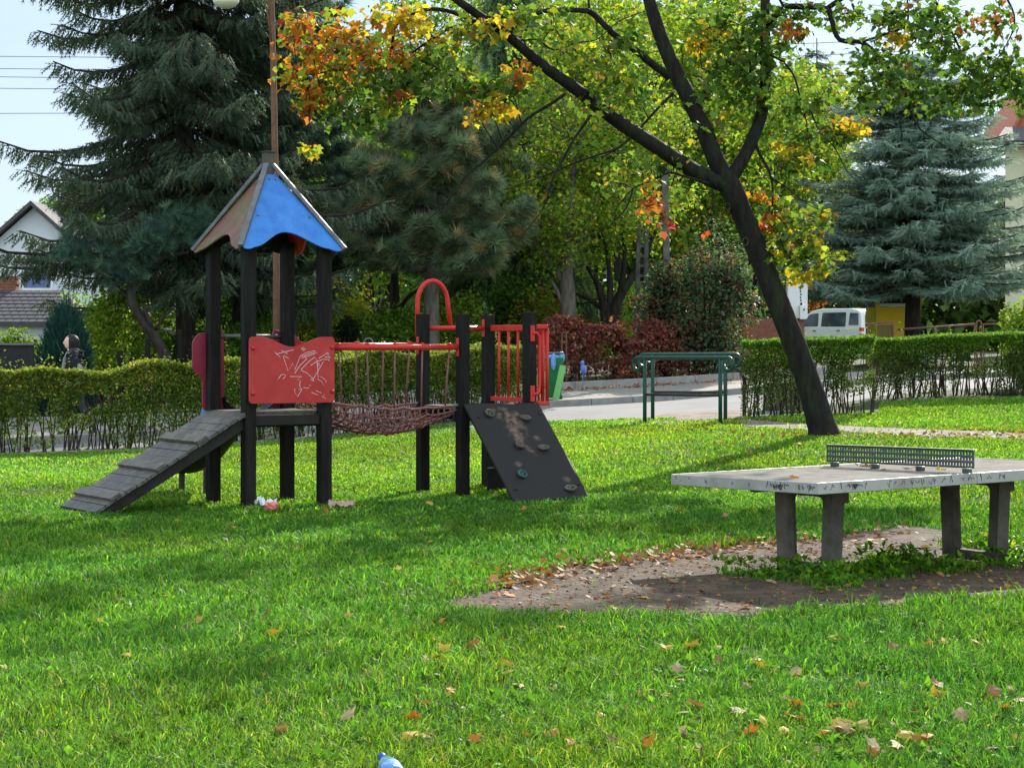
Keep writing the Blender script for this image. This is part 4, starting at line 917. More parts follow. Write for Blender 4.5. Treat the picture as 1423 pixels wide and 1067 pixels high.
# (px, py, dY, rx px, ry px, leaves, palette)
CL_ = [(430,70,-2.2,45,38,230,MO),(480,45,-2.2,45,28,200,MO),(545,30,-2.1,40,22,150,MYO),(415,35,-2.4,28,22,100,MO),(400,105,-2.3,22,16,60,MO),(465,95,-2.2,45,22,170,MO),(520,75,-2.2,35,20,120,MO),(560,80,-2.1,40,20,110,MO),(575,28,-2,25,18,80,MYO),
 (425,150,-2.2,15,12,40,MO),(445,130,-2.1,30,16,90,MO),(470,145,-2.1,35,30,170,MG),(505,165,-2.1,30,20,130,MG),(520,115,-2,40,22,160,MG),(570,110,-2,45,25,200,MG),(600,85,-1.9,45,25,170,MG),(540,145,-2,30,18,100,MY),(430,207,-2.2,14,9,22,[(3,YLG),(1,YEL)]),
 (640,115,-1.9,40,22,150,MG),(690,118,-1.8,35,18,130,MG),(600,60,-1.8,35,20,80,MYO),(645,45,-1.8,45,20,110,MY),(675,40,-1.8,35,18,60,MYO),(720,105,-1.5,26,18,90,MO),(690,148,-1.7,30,14,90,MYO),(665,160,-1.7,20,12,40,MYO),(650,130,-1.8,14,10,30,MO),(560,128,-2,16,8,30,MO),
 (720,20,-1.4,40,20,90,MY),(770,40,-1.2,45,25,110,MY),(800,75,-1,40,22,100,MY),(850,100,-.8,40,25,110,MY),(830,140,-.8,40,25,100,MY),(880,130,-.5,35,25,110,MG),(860,60,-.5,40,30,120,MG),
 (1000,30,.3,45,30,170,MG),(1025,60,.4,40,35,180,MG),(1000,90,.3,40,30,150,MG),(975,60,.3,30,25,90,MYO),(1035,110,.4,35,30,150,MG),(1060,75,.2,30,40,120,MG),(1050,140,.3,35,25,130,MG),(1090,60,.6,35,30,110,MG),(1110,20,.6,40,20,110,MG),(1140,140,.2,22,18,60,MG),(1100,150,.2,35,20,90,MG),(980,130,.2,35,25,120,MG),(990,175,.1,35,22,100,MY),
 (1060,25,.4,30,15,80,MG),(1180,20,.3,40,20,80,MG),(1110,190,.1,32,18,80,MG),(1150,185,.1,25,16,50,MG),(1105,220,.1,22,14,40,MYO),(1095,205,0,20,12,30,MYO),(1180,175,.1,26,14,60,MYO),(1170,190,.1,20,10,40,MG),
 (1215,75,-.2,40,25,110,MG),(1240,110,-.3,45,30,150,MG),(1270,130,-.3,35,25,110,MG),(1205,130,-.2,35,25,100,MG),(1290,45,-.1,45,28,140,MG),(1330,75,-.1,45,28,140,MG),(1370,110,-.2,45,25,150,MG),(1400,85,-.1,35,30,130,MG),(1350,140,-.2,35,18,100,MG),(1380,30,-.1,45,25,100,[(3,GRN),(2,BRN),(1,ORG_)]),(1420,130,-.1,35,25,110,MG),(1300,15,0,45,20,110,MG),(1240,20,0,40,20,90,MG),(1250,50,-.1,20,14,40,MYO),(1100,45,.3,20,14,40,[(3,ORG_),(1,BRN)]),(1320,125,-.2,30,14,60,MG),
 (905,255,-.3,16,14,24,MYO),(905,285,-.4,22,18,34,[(2,(.3,.08,.05)),(3,ORG_),(1,BRN)]),(925,305,-.4,10,14,14,[(3,(.3,.08,.05)),(1,(.3,.04,.07))]),(980,325,-.2,6,4,4,[(1,RED)]),(860,255,-.4,35,15,60,MY),(930,225,-.2,30,18,60,MY),(880,225,-.4,35,15,60,MG),(950,270,-.1,20,12,30,MY),
 (1080,285,0,26,22,80,MY),(1100,310,0,30,24,110,MY),(1090,345,0,30,24,120,MY),(1120,350,0,28,24,110,MY),(1140,300,0,24,16,70,MY),(1115,385,0,22,12,60,MYO),(1075,310,0,16,12,30,[(2,ORG_),(1,RED)]),(1130,330,0,14,10,30,MYO),(1060,270,0,18,12,30,[(2,ORG_),(1,YLG)]),(1145,370,0,14,14,40,MY),(1090,232,0,25,15,60,MG),(1130,222,0,22,12,40,MG)]
for a, b_, dY, rx, ry, n_, pal in CL_:
    Y = Y0+dY; f_ = Y/F_PX
    mp.clump(P(a, b_, Y), (rx*f_*1.3, .32+rx*f_*.7, ry*f_*1.35), int(n_*(.85 if b_ < 130 and a < 640 else 1.05 if a < 1150 else 1.35)), pal, T_MAPLE, .088, -.75, .5, 6, .008, .02)
# the rest of the crown, above the frame
for i in range(20):
    a = random.random()*6.283; rr = 3.6*math.sqrt(random.random()); z = random.uniform(6.9, 10.6); k = max(.25, 1-((z-7.6)/4.0)**2*.6)
    c = Vector((XY(960, Y0)+math.cos(a)*rr*k*1.15, Y0+math.sin(a)*rr*k, z))
    mp.clump(c, (.6,.6,.45), 70, random.choice([MG, MG, MG, MY, MO]), T_MAPLE, .14, -.6, .5, 2, .012, .1)
mtree = mp.done('bark_moss', 'leaf')
for a, b_ in ((1011,288),(1036,336)):      # healed branch scars on the trunk
    b = MB(); c = P(a, b_, Y0-.135); b.tube([c+Vector((.034*math.cos(t_), .004+.006*math.cos(t_*3), .055*math.sin(t_))) for t_ in [i*math.pi/8 for i in range(17)]], .011, 6, jit=.3); b.build('branch_scar', 'bark', mtree, smooth=True)

def spruce(name, label, X, Y, h, rad, z0, pal, tip, droop=1., nb=6, dz=.36, twig=.26, bark='bark', down=.9, tr=.2, dens=1., group=None, lo=0, azr=None, ex=.85, low=None, fz=.3):
    zb = tzf(X, Y); root = thing(name, label, 'conifer', (X, Y, zb), group)
    b = MB(); b.tube([Vector((X, Y, zb-.1)), Vector((X+.03, Y, zb+h*.4)), Vector((X, Y, zb+h))], [tr, tr*.65, .02], 10, jit=.08); b.build('trunk', bark, root, smooth=True)
    br = MB(); D = []; PS = []; SZ = []; TP = []; z = z0; r = random.Random(int(X*100)+int(h*7))
    while z < h-.15:
        f = (z-lo)/(h-lo); Lm = (rad*(1-f)**ex+.12)*(1 if low is None or z > low else .84)
        for k in range(nb):
            az = k*6.283/nb+r.random()*1.2+z*2; Ln = Lm*r.uniform(*((.72,1.12) if ex > .8 else (.5,1.16))); zz = z+r.uniform(-.16,.16)
            dv = Vector((math.cos(az), math.sin(az), 0)); sd_ = Vector((-dv.y, dv.x, 0)); f2 = 1-f
            def bp_(t_): return Vector((X, Y, zb+zz))+dv*(Ln*t_)+Vector((0,0, Ln*(.25*(1-droop)*t_ - droop*.55*t_*(1-.62*t_*t_)))) + sd_*(.05*Ln*math.sin(t_*3+az))
            pts = [bp_(i/6) for i in range(7)]; br.tube(pts, [.012+.016*Ln*(1-i/6.5) for i in range(7)], 5, cap=False)
            ns = max(3, int(Ln*8.5*dens))
            for i in range(ns):
                t_ = .12+.88*(i+r.random())/ns; p = bp_(t_); l2 = (.18+.62*(1-t_))*min(1.1, Ln*.42)+.10
                for sg in (-1, 1):
                    sv = (dv*.75+sd_*sg*(.9)).normalized(); m_ = max(2, int(l2/.085*dens))
                    for j in range(m_):
                        u_ = (j+r.random()*.8)/m_; pp = p+sv*(l2*u_)-Vector((0,0,.22*droop*l2*u_*u_))
                        dd = sv*(.55+.5*u_)+Vector((0,0,-down*r.uniform(.35,1.15)))+Vector((r.uniform(-fz,fz), r.uniform(-fz,fz), r.uniform(-fz,fz)*.5))
                        PS.append(pp); D.append(dd); SZ.append(twig*r.uniform(.65,1.35)*(1 if u_ < .8 else .8)); TP.append(t_*.6+u_*.4)
                PS.append(p); D.append(dv+Vector((r.uniform(-.4,.4), r.uniform(-.4,.4), .15*r.random()))); SZ.append(twig*.9); TP.append(t_)
        z += dz*r.uniform(.8,1.2)
    br.build('branches', bark, root); n = len(PS); PS = np.array([tuple(p) for p in PS]); D = np.array([tuple(p) for p in D]); SZ = np.array(SZ); TP = np.array(TP)
    V, Fc = scatter(T_SPR, PS, rot_dir(D, rng.random(n)*6.283), SZ)
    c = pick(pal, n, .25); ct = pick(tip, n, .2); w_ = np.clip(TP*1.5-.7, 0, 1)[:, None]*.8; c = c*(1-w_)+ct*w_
    npmesh('needles', V, Fc, 'needle', root, np.repeat(c, len(T_SPR[0]), 0)); return root
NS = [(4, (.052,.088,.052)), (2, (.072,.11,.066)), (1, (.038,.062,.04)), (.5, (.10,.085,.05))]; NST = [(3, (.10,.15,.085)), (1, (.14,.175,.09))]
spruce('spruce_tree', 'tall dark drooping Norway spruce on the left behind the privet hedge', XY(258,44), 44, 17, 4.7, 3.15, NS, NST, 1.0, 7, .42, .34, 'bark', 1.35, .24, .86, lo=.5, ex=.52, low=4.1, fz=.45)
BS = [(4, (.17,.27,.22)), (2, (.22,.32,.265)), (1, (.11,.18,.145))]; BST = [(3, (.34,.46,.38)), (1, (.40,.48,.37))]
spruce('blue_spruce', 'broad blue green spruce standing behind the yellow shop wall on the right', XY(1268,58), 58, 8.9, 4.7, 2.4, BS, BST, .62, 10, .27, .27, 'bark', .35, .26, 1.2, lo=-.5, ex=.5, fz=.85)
spruce('far_spruce', 'slim grey blue spruce far behind the maple branches', XY(1135,92), 92, 14.2, 3.0, 3, [(1,(.09,.13,.13))], [(1,(.15,.19,.18))], .6, 6, .6, .42, 'bark', .4, .2, .42)
spruce('far_spruce', 'small dark spruce beside the red roof of the cream house', XY(1400,95), 95, 12.6, 1.6, 4, [(1,(.08,.11,.11))], [(1,(.12,.15,.14))], .5, 5, .6, .4, 'bark', .4, .15, .5)
WD = [(4, (.09,.165,.07)), (2, (.12,.2,.075)), (1, (.06,.11,.055))]; WDT = [(2, (.18,.27,.09)), (1, (.22,.31,.10))]
spruce('weeping_conifer', 'dark conifer with hanging curtains of needles left of the maple limb', XY(712,52), 52, 12.5, 2.6, 2.3, WD, WDT, 1.15, 7, .40, .5, 'bark', 1.9, .2, 1.0, lo=-.5)
def pine(name, label, X, Y, h, rad, z0, pal, tip, bark='bark_grey', tr=.2, dz=.5, nb=5, size=.24, dens=1., lean=0, group=None, top=.2, flat=None):
    zb = tzf(X, Y); root = thing(name, label, 'conifer', (X, Y, zb), group); b = MB(); r = random.Random(int(X*77)+3)
    b.tube([Vector((X+lean*f_, Y, zb-.1+h*f_)) for f_ in (0,.25,.5,.75,1)], [tr, tr*.9, tr*.72, tr*.45, .03], 10, jit=.1); b.build('trunk', bark, root, smooth=True)
    br = MB(); PS = []; D = []; SZ = []; z = z0
    while z < h:
        f = z/h; Lm = rad*((1-f)**.6+.1)*(1 if flat is None else flat(f))
        for k in range(nb):
            az = k*6.283/nb+r.random()*1.4+z; Ln = Lm*r.uniform(.6,1.15); dv = Vector((math.cos(az), math.sin(az), 0)); sd_ = Vector((-dv.y, dv.x, 0)); zz = z+r.uniform(-.2,.2)
            def bp_(t_): return Vector((X+lean*f, Y, zb+zz))+dv*(Ln*t_)+Vector((0,0,Ln*(-.12*t_+.38*t_*t_)))+sd_*(.10*Ln*math.sin(t_*4+az))
            br.tube([bp_(i/5) for i in range(6)], [.012+.016*Ln*(1-i/5.5) for i in range(6)], 5, cap=False, jit=.2)
            ns = max(3, int(Ln*6.5*dens))
            for i in range(ns):
                t_ = .25+.75*(i+r.random())/ns; p = bp_(t_); l2 = (.18+.5*(1-t_))*min(1, Ln*.5)+.08
                for sg in (-1, 1, 0):
                    sv = (dv*.8+sd_*sg*r.uniform(.5,1.1)+Vector((0,0,r.uniform(0,.55)))).normalized(); e = p+sv*l2
                    br.tube([p, (p+e)/2-Vector((0,0,.03)), e], [.008,.006,.004], 4, cap=False)
                    for q2 in (1, .62) if l2 > .25 else (1,):
                        PS.append(p+sv*l2*q2); D.append(sv+Vector((r.uniform(-.4,.4), r.uniform(-.4,.4), .35))); SZ.append(size*r.uniform(.7,1.25))
        z += dz*r.uniform(.75,1.25)
    br.build('branches', bark, root); n = len(PS); PS = np.array([tuple(p) for p in PS]); D = np.array([tuple(p) for p in D])
    V, Fc = scatter(T_TUFT, PS, rot_dir(D, rng.random(n)*6.283), np.array(SZ)); c = pick(pal, n, .2)
    npmesh('needles', V, Fc, 'needle', root, np.repeat(c, len(T_TUFT[0]), 0)); return root
PN = [(4, (.14,.215,.12)), (3, (.20,.275,.15)), (1.5, (.085,.14,.085)), (1.1, (.34,.29,.13)), (.5, (.34,.23,.11))]
PD = [(4, (.06,.12,.088)), (2, (.085,.16,.11))]
pine('pine_tree', 'bushy black pine with tufted needles and some yellow ones right of the blue roof', XY(600,46), 46, 7.4, 3.0, 2.8, PN, PN, 'bark_grey', .2, .32, 6, .30, 1.25)
pine('pine_tree', 'tall dark pine behind the blue roof of the tower', XY(404,47), 47, 12.8, 2.2, 3.0, PD, PD, 'bark_grey', .17, .5, 5, .30, 1.0)
pine('pine_tree', 'dark low branched pine between spruce and tower, behind the lamp post', XY(330,46), 46, 10.5, 2.3, 2.9, [(3,(.055,.11,.07)),(1,(.08,.14,.085))], PN, 'bark', .12, .55, 5, .26, .7)
# pine bough hanging over the leaning trunk
lp = Tree('leaning_tree', 'crooked leaning dark trunk with pine tufts behind the privet hedge', G(232, 41), 'conifer')
Yl = 41
lp.limb(limb_from_px([(236,512,Yl,.12),(228,492,Yl,.115),(212,465,Yl,.105),(198,445,Yl,.1),(186,425,Yl,.095),(182,405,Yl,.09),(188,390,Yl,.085),(198,374,Yl,.07),(225,358,Yl,.045),(262,350,Yl,.03)]), 9, .12)
lp.limb(limb_from_px([(184,420,Yl,.035),(172,408,Yl,.025),(162,396,Yl,.014)]), 6)
lp.limb(limb_from_px([(214,462,Yl,.05),(205,440,Yl-.1,.045),(199,425,Yl-.1,.03),(220,445,Yl-.1,.01)]), 6)
lp.limb(limb_from_px([(216,458,Yl,.04),(228,440,Yl-.1,.03),(243,426,Yl-.1,.018)]), 6)
lp.limb(limb_from_px([(198,374,Yl,.05),(160,360,Yl,.04),(120,348,Yl,.025),(95,345,Yl,.012)]), 6)
for i in range(90):
    a = random.random(); pxx = 95+a*185; pyy = 338+22*math.sin(a*5)+random.uniform(-14,16)+(18 if 150 < pxx < 190 else 0)
    c = P(pxx, pyy, Yl+random.uniform(-.5,.5)); d = np.array([[random.uniform(-1,1), random.uniform(-1,.4), random.uniform(.1,.8)] for _ in range(5)])
    V, Fc = scatter(T_TUFT, np.array(c)+.14*rng.standard_normal((5,3)), rot_dir(d, rng.random(5)*6), .24*(.8+.4*rng.random(5))); lp.parts.append((V, Fc, np.repeat(pick(PD, 5), len(T_TUFT[0]), 0)))
lp.done('bark', 'needle')

def shrubmass(name, label, cat, C_, R3, n, pal, size, T=T_LEAF, shell=.35, mat='leaf', stems=8, group=None, lumps=14, pitch=-.4, irr=0):
    """a shrub or crown made of leaf clumps round a few stems"""
    root = thing(name, label, cat, (C_[0], C_[1], tzf(C_[0], C_[1])), group); c = Vector(C_); parts = []
    for i in range(lumps):
        d = ball(1, (R3[0]*.72, R3[1]*.72, R3[2]*.72), .55)[0]; d = d*(1+irr*(random.random()*1.1-.35)); k = .34+.22*random.random()-irr*.12
        parts.append(leaves(np.array(c)+d+ball(n//lumps, (R3[0]*k, R3[1]*k, R3[2]*k), .3), T, size, pal, pitch, .6))
    b = MB(); g0 = Vector((c.x, c.y, tzf(c.x, c.y)))
    for i in range(stems):
        e = c+Vector(ball(1, (R3[0]*.8, R3[1]*.8, R3[2]*.8), .6)[0]); p = g0+Vector((random.uniform(-.2,.2)*R3[0], random.uniform(-.2,.2)*R3[1], -.05)); b.tube([p, p.lerp(e, .5)+Vector((0,0,.15*R3[2])), e], [.035*R3[2]**.5, .022, .008], 5, cap=False)
    b.build('branches', 'bark', root); V, Fc, Cc = merge(parts); npmesh('foliage', V, Fc, mat, root, Cc); return root
def tree3(name, label, X, Y, h, cr, pal, n, size, fork=None, bark='bark', tr=.16, zlo=.35, group=None, lumps=30, limbs=None):
    g0 = Vector((X, Y, tzf(X, Y))); t_ = Tree(name, label, g0, 'tree', group)
    if limbs:
        for l in limbs: t_.limb(l, 9, .1)
    else:
        hf = h*zlo; t_.limb([(g0-Vector((0,0,.1)), tr*1.15), (g0+Vector((.03,0,hf*.5)), tr), (g0+Vector((random.uniform(-.1,.1),0,hf)), tr*.9)], 9)
        for i in range(5):
            a = i*1.257+random.random(); d = Vector((math.cos(a)*cr*.6, math.sin(a)*cr*.6, h*random.uniform(.3,.5)))
            o = g0+Vector((0,0,hf*.95)); t_.limb([(o, tr*.6), (o+d*.45+Vector((0,0,.2)), tr*.42), (o+d, tr*.15)], 7)
    zc = g0.z+h*(zlo+1)/2+.1*h
    for i in range(lumps):
        d = ball(1, (cr*.85, cr*.85, h*(1-zlo)*.46), .5)[0]
        t_.clump(Vector((X, Y, zc))+Vector(d), (cr*.30, cr*.30, cr*.24), n//lumps, pal, T_LEAF, size, -.5, .55, 3, .014, .15)
    return t_.done(bark)
LIN = [(3, LGR), (3, YLG), (1.5, GRN), (.5, YEL)]; DEC = [(4, GRN), (3, LGR), (1, DGR)]
def px_limbs(Y, *ls): return [limb_from_px([(a, b_, Y, r) for a, b_, r in l]) for l in ls]
tree3('linden_tree', 'pale green tree with stout grey trunk behind the red creeper hedge', XY(790,47), 47, 7.6, 2.3, LIN, 11500, .105, bark='bark_grey', group=None, lumps=60, zlo=.22,
  limbs=px_limbs(47, [(790,470,.20),(790,430,.18),(788,395,.17),(787,370,.15),(790,330,.11),(795,270,.07),(800,200,.04)], [(788,398,.11),(775,380,.09),(760,360,.06),(735,330,.03)], [(786,430,.06),(772,400,.045),(765,390,.03)], [(790,360,.08),(815,320,.06),(830,280,.035)]))
tree3('forked_tree', 'dark multi stemmed tree spreading from one base behind the red creeper hedge', XY(848,48.5), 48.5, 7.8, 2.5, LIN, 13500, .105, bark='bark', lumps=60, zlo=.24,
  limbs=px_limbs(48.5, [(846,470,.2),(843,440,.15),(835,410,.09),(828,390,.07),(815,370,.04)], [(848,470,.19),(855,430,.14),(862,410,.12),(884,375,.09),(900,345,.06),(920,300,.03)], [(846,450,.1),(848,400,.08),(846,370,.06),(842,340,.04)], [(862,410,.09),(866,380,.07),(868,350,.05),(864,310,.03)], [(838,430,.07),(818,415,.05),(800,408,.04)]))
tree3('garden_tree', 'small dark tree with one side limb behind the net bridge', XY(549,50), 50, 6.2, 1.9, DEC, 7000, .10, bark='bark', lumps=30,
  limbs=px_limbs(50, [(550,475,.15),(549,440,.13),(548,405,.12),(548,360,.08),(550,310,.05)], [(552,438,.06),(565,415,.05),(585,400,.035)], [(546,415,.05),(538,395,.04)]))
for px_, Y, h, cr, pal, lb in ((860,58,11.5,3.6,LIN,'broad yellow green tree between the forked tree and the weeping conifer'),(950,66,13,3.8,LIN,'high yellow green tree behind the maple fork'),(740,62,12,3.4,LIN,'light green tree behind the weeping conifer top'),(640,75,15,4,DEC,'tallest green tree behind the bushy pine'),(1090,66,9,3.2,LIN,'yellow green tree right of the maple trunk'),(905,62,11,3.4,LIN,'tall yellow green tree behind the concrete power poles'),(1030,60,9.5,3.0,LIN,'yellow green tree behind the maple fork'),(690,66,10.5,3.2,LIN,'dark green tree behind the weeping conifer'),(975,72,12.5,3.6,LIN,'taller green tree behind the maple limbs'),(800,70,13,3.6,LIN,'high green tree behind the stout grey trunk'),(520,68,11,3.2,LIN,'green tree behind the bushy pine'),(100,66,6.2,2.2,DEC,'green garden tree behind the round blue conifer')):
    tree3('background_tree', lb, XY(px_, Y), Y, h, cr, pal, 10500, .17, tr=.2, zlo=.12, group='trees behind the gardens', lumps=44)
for px_, Y, h, zc_, rx, pal, n, lb in ((170,44,2.6,1.5,1.1,[(3,LGR),(2,YLG),(1,GRN)],3800,'yellow green shrub left of the crooked trunk'),(300,47,3.2,1.8,1.5,DEC,5000,'green shrub behind the timber tower'),(460,52,3.2,2.0,1.3,[(4,YLG),(2,YEL),(2,LGR)],4800,'yellow leaved shrub right of the timber tower'),(600,54,3.4,1.9,1.7,DEC,5200,'green shrub behind the red arch'),(700,50,2.6,1.5,1.3,[(3,GRN),(2,DGR),(1,LGR)],4200,'dark green shrub behind the second platform'),(140,50,3.0,2.1,1.0,DEC,3000,'green shrub right of the round blue conifer'),(240,50,3.6,2.2,1.4,DEC,5000,'green shrub behind the crooked trunk'),(380,55,3.2,1.8,1.5,DEC,4200,'green shrub behind the right tower posts'),(790,52,2.4,1.3,1.4,[(3,GRN),(2,RED),(1,LGR)],3600,'reddish green shrub behind the stout grey trunk'),(870,53,3,1.6,1.5,[(3,LGR),(2,YLG)],4000,'pale green shrub behind the forked tree'),(175,46.5,2.2,1.2,1.2,[(3,LGR),(3,YLG)],4200,'light green shrub between round cypress and crooked trunk'),(280,44.5,1.8,1.0,1.1,[(3,LGR),(2,GRN)],3800,'light green shrub between crooked trunk and tower'),(360,45,2.0,1.1,1.0,[(2,LGR),(3,GRN)],3600,'green shrub behind the red front panel'),(425,48,2.4,1.4,1.0,[(3,YLG),(2,LGR),(1,YEL)],3600,'yellowish shrub just right of the tower'),(540,46.5,1.9,1.0,1.2,[(3,LGR),(2,GRN)],4200,'low green shrub behind the net bridge'),(630,47,2.2,1.2,1.0,[(3,LGR),(2,YLG)],3600,'pale green shrub behind the red arch'),(690,55,3.4,2.1,1.5,[(3,LGR),(2,YLG)],4200,'tall pale shrub behind the second platform'),(745,49.5,2.2,1.3,1.1,[(3,LGR),(1,YLG),(1,RED)],3600,'green shrub left of the stout grey trunk'),(740,58,4.5,2.9,1.8,[(3,LGR),(3,YLG)],5200,'tall yellow green shrub left of the stout grey trunk')):
    shrubmass('garden_shrub', lb, 'shrub', (XY(px_, Y), Y, tzf(XY(px_,Y),Y)+zc_), (rx, rx*.8, h*.52), n, pal, .095, group='shrubs in the gardens')
shrubmass('creeper_mound', 'tall mound of dark green bush overgrown with red creeper behind the handrails', 'shrub', (XY(975,46.2), 46.2, .7+1.75), (1.35,1.1,1.6), 15000, [(4,(.055,.115,.06)),(4,(.075,.145,.08)),(1.2,(.17,.06,.05)),(1.0,(.12,.055,.05)),(.8,(.2,.14,.07))], .085, lumps=46, irr=.62)
shrubmass('creeper_column', 'red creeper climbing the concrete pole beside the overgrown bush', 'shrub', (XY(925,46), 46, .6+1.5), (.42,.4,1.55), 3200, [(3,(.2,.04,.03)),(2,(.12,.03,.03)),(1,(.22,.13,.05)),(1,GRN)], .08, lumps=14, stems=4)
shrubmass('creeper_column', 'orange creeper hanging beside the white meter cabinets', 'shrub', (XY(1136,80), 80, ZP(405,80)), (.36,.4,1.15), 2200, [(4,(.40,.15,.03)),(2,(.36,.08,.04)),(1.2,(.4,.26,.03)),(.6,LGR)], .085, lumps=10, stems=3)
shrubmass('garden_shrub', 'bright yellow green shrub at the right edge above the low clipped hedge', 'shrub', (XY(1420,39), 39, tzf(XY(1420,39),39)+1.0), (.55,.5,.85), 2600, [(3,(.16,.26,.03)),(2,(.22,.28,.035)),(1,LGR)], .09, group='shrubs in the gardens')
shrubmass('garden_shrub', 'low bright green bush in front of the dark shed roof', 'shrub', (XY(22,47), 47, tzf(XY(22,47),47)+1.25), (.75,.6,.62), 2600, [(3,(.14,.24,.03)),(2,(.2,.27,.04)),(1,LGR)], .095, group='shrubs in the gardens')
shrubmass('boxwood_bush', 'dark clipped rounded bush behind the net bridge rails', 'shrub', (XY(484,45), 45, ZP(462,45)), (.37,.36,.42), 4200, [(1,(.014,.03,.014)),(1,(.02,.04,.018))], .04, shell=.8, lumps=26, group=None)
# round blue-green cypress
cy = thing('round_cypress', 'rounded blue green cypress left of the spruce, behind the walking person', 'conifer', tuple(G(90, 40)))
n = 6500; d = rng.standard_normal((n,3)); d /= np.linalg.norm(d, axis=1, keepdims=True); d[:, 2] = np.abs(d[:, 2])*1.0-.25*rng.random(n)
rr = (.72+.28*rng.random((n,1))); cc = np.array(G(90,40)); zt_ = ZP(410,40)-cc[2]
lump = 1+.16*(vnoise(np.arctan2(d[:,1],d[:,0])*2, d[:,2]*3, 1.5)-.5)
p = cc+np.array([0,0,.35])+d*rr*lump[:,None]*np.array([.55,.55,zt_-.4])
V, Fc = scatter(T_SPR, p, rot_dir(d*np.array([.7,.7,.2])+np.array([0,0,1.1])+.25*rng.standard_normal((n,3)), rng.random(n)*6.28), .20*(.7+.6*rng.random(n)))
npmesh('foliage', V, Fc, 'needle', cy, np.repeat(pick([(3,(.022,.075,.06)),(2,(.035,.10,.075)),(1,(.016,.05,.042))], n), len(T_SPR[0]), 0))
b = MB(); b.tube([Vector(G(90,40))-Vector((0,0,.1)), Vector(G(90,40))+Vector((0,0,1.2))], [.09,.04], 8); b.build('trunk', 'bark', cy)
# the wooded slope far behind everything
n = 75000; xx = rng.uniform(-42, 46, n); yy = rng.uniform(100, 122, n); hp_ = 9+4.5*fnoise(xx, yy*0, .13)+2.5*fnoise(xx, yy, .5); hp_ = np.where(xx < -13, hp_*.3, hp_); hp_ = np.where(xx > 17, hp_*.6, hp_)
zz = tz(xx, yy)+hp_*rng.random(n)**.8
wv = leaves(np.stack([xx, yy, zz], 1), T_LEAF, .62, [(3,(.09,.17,.05)),(2,(.14,.21,.06)),(1,(.18,.21,.06)),(1,(.055,.11,.055))], -.5, .6)
o = npmesh('woodland', wv[0], wv[1], 'leaf', None, wv[2]); tag(o, 'far off woodland reading as one mass behind the gardens', 'woodland', kind='stuff')
Z3 = Vector((0,0,1))
# ------------------------------------------------------------------ left: white house, shed roof, fence board
Yh = 62
ho = thing('white_house', 'white rendered house with gable and blue reflecting window on the left', 'house', tuple(G(30, Yh)))
gl, gr = XY(-60, Yh), XY(150, Yh); zb = tzf(gl, Yh)-.2; ez = ZP(352, Yh); pk_ = (XY(46, Yh), ZP(289, Yh)); sl2 = (pk_[1]-ZP(330,Yh))/(pk_[0]-XY(0,Yh))
zl = pk_[1]-sl2*(pk_[0]-gl); zr = pk_[1]-sl2*(gr-pk_[0])
b = MB(); wx0, wx1, wz0, wz1 = XY(30,Yh), XY(73,Yh), ZP(403,Yh), ZP(367,Yh)
def wallq(x0, z0, x1, z1): b.box(((x0+x1)/2, Yh+.15, (z0+z1)/2), (x1-x0, .3, z1-z0))
b.prism([(gl, zb), (wx0, zb), (wx0, pk_[1]-sl2*(pk_[0]-wx0)), (gl, zl)], (0, Yh+.3, 0), (1,0,0), (0,0,1), .3)
b.prism([(wx1, zb), (gr, zb), (gr, zr), (wx1, pk_[1]-sl2*(wx1-pk_[0]))], (0, Yh+.3, 0), (1,0,0), (0,0,1), .3)
b.prism([(wx0, wz1), (wx1, wz1), (wx1, pk_[1]-sl2*(wx1-pk_[0])), (pk_[0], pk_[1]), (wx0, pk_[1]-sl2*(pk_[0]-wx0))], (0, Yh+.3, 0), (1,0,0), (0,0,1), .3)
b.prism([(wx0, zb), (wx1, zb), (wx1, wz0), (wx0, wz0)], (0, Yh+.3, 0), (1,0,0), (0,0,1), .3)
b.box((gl+.15, Yh+4.2, (zb+zl)/2), (.3, 7.7, zl-zb)); b.box((gr-.15, Yh+4.2, (zb+zr)/2), (.3, 7.7, zr-zb)); b.box(((gl+gr)/2, Yh+8.2, (zb+min(zl,zr))/2), (gr-gl, .3, min(zl,zr)-zb))
b.build('wall', 'whitewall', ho)
for s_ in (-1, 1):
    xe = gl-.35 if s_ < 0 else gr+.3; ze = pk_[1]-sl2*abs(xe-pk_[0])
    b = MB(); a = Vector((pk_[0], Yh-.35, pk_[1]+.06)); c = Vector((xe, Yh-.35, ze+.06)); d = (c-a)
    b.add([a, c, c+Vector((0,9.2,0)), a+Vector((0,9.2,0)), a+Z3*.14, c+Z3*.14, c+Vector((0,9.2,.14)), a+Vector((0,9.2,.14))], [(0,1,2,3),(4,5,6,7),(0,1,5,4),(1,2,6,5),(2,3,7,6),(3,0,4,7)])
    b.build('roof', 'slate', ho)
w = MB(); t_ = .06
w.box(((wx0+wx1)/2, Yh+.06, wz1-t_/2), (wx1-wx0, .1, t_)); w.box(((wx0+wx1)/2, Yh+.06, wz0+t_/2), (wx1-wx0, .1, t_)); w.box((wx0+t_/2, Yh+.06, (wz0+wz1)/2), (t_, .1, wz1-wz0-2*t_)); w.box((wx1-t_/2, Yh+.06, (wz0+wz1)/2), (t_, .1, wz1-wz0-2*t_))
wo = w.build('window', 'white', ho)
b = MB(); b.box(((wx0+wx1)/2, Yh+.08, (wz0+wz1)/2), (wx1-wx0-2*t_, .02, wz1-wz0-2*t_)); b.build('pane', 'blueglass', wo)
b = MB(); b.box(((wx0+wx1)/2, Yh-.02, wz1+.10), (wx1-wx0+.45, .16, .13)); b.box(((wx0+wx1)/2, Yh-.04, wz1+.18), (wx1-wx0+.55, .2, .05)); b.build('lintel', 'cream', wo, bev=.01)
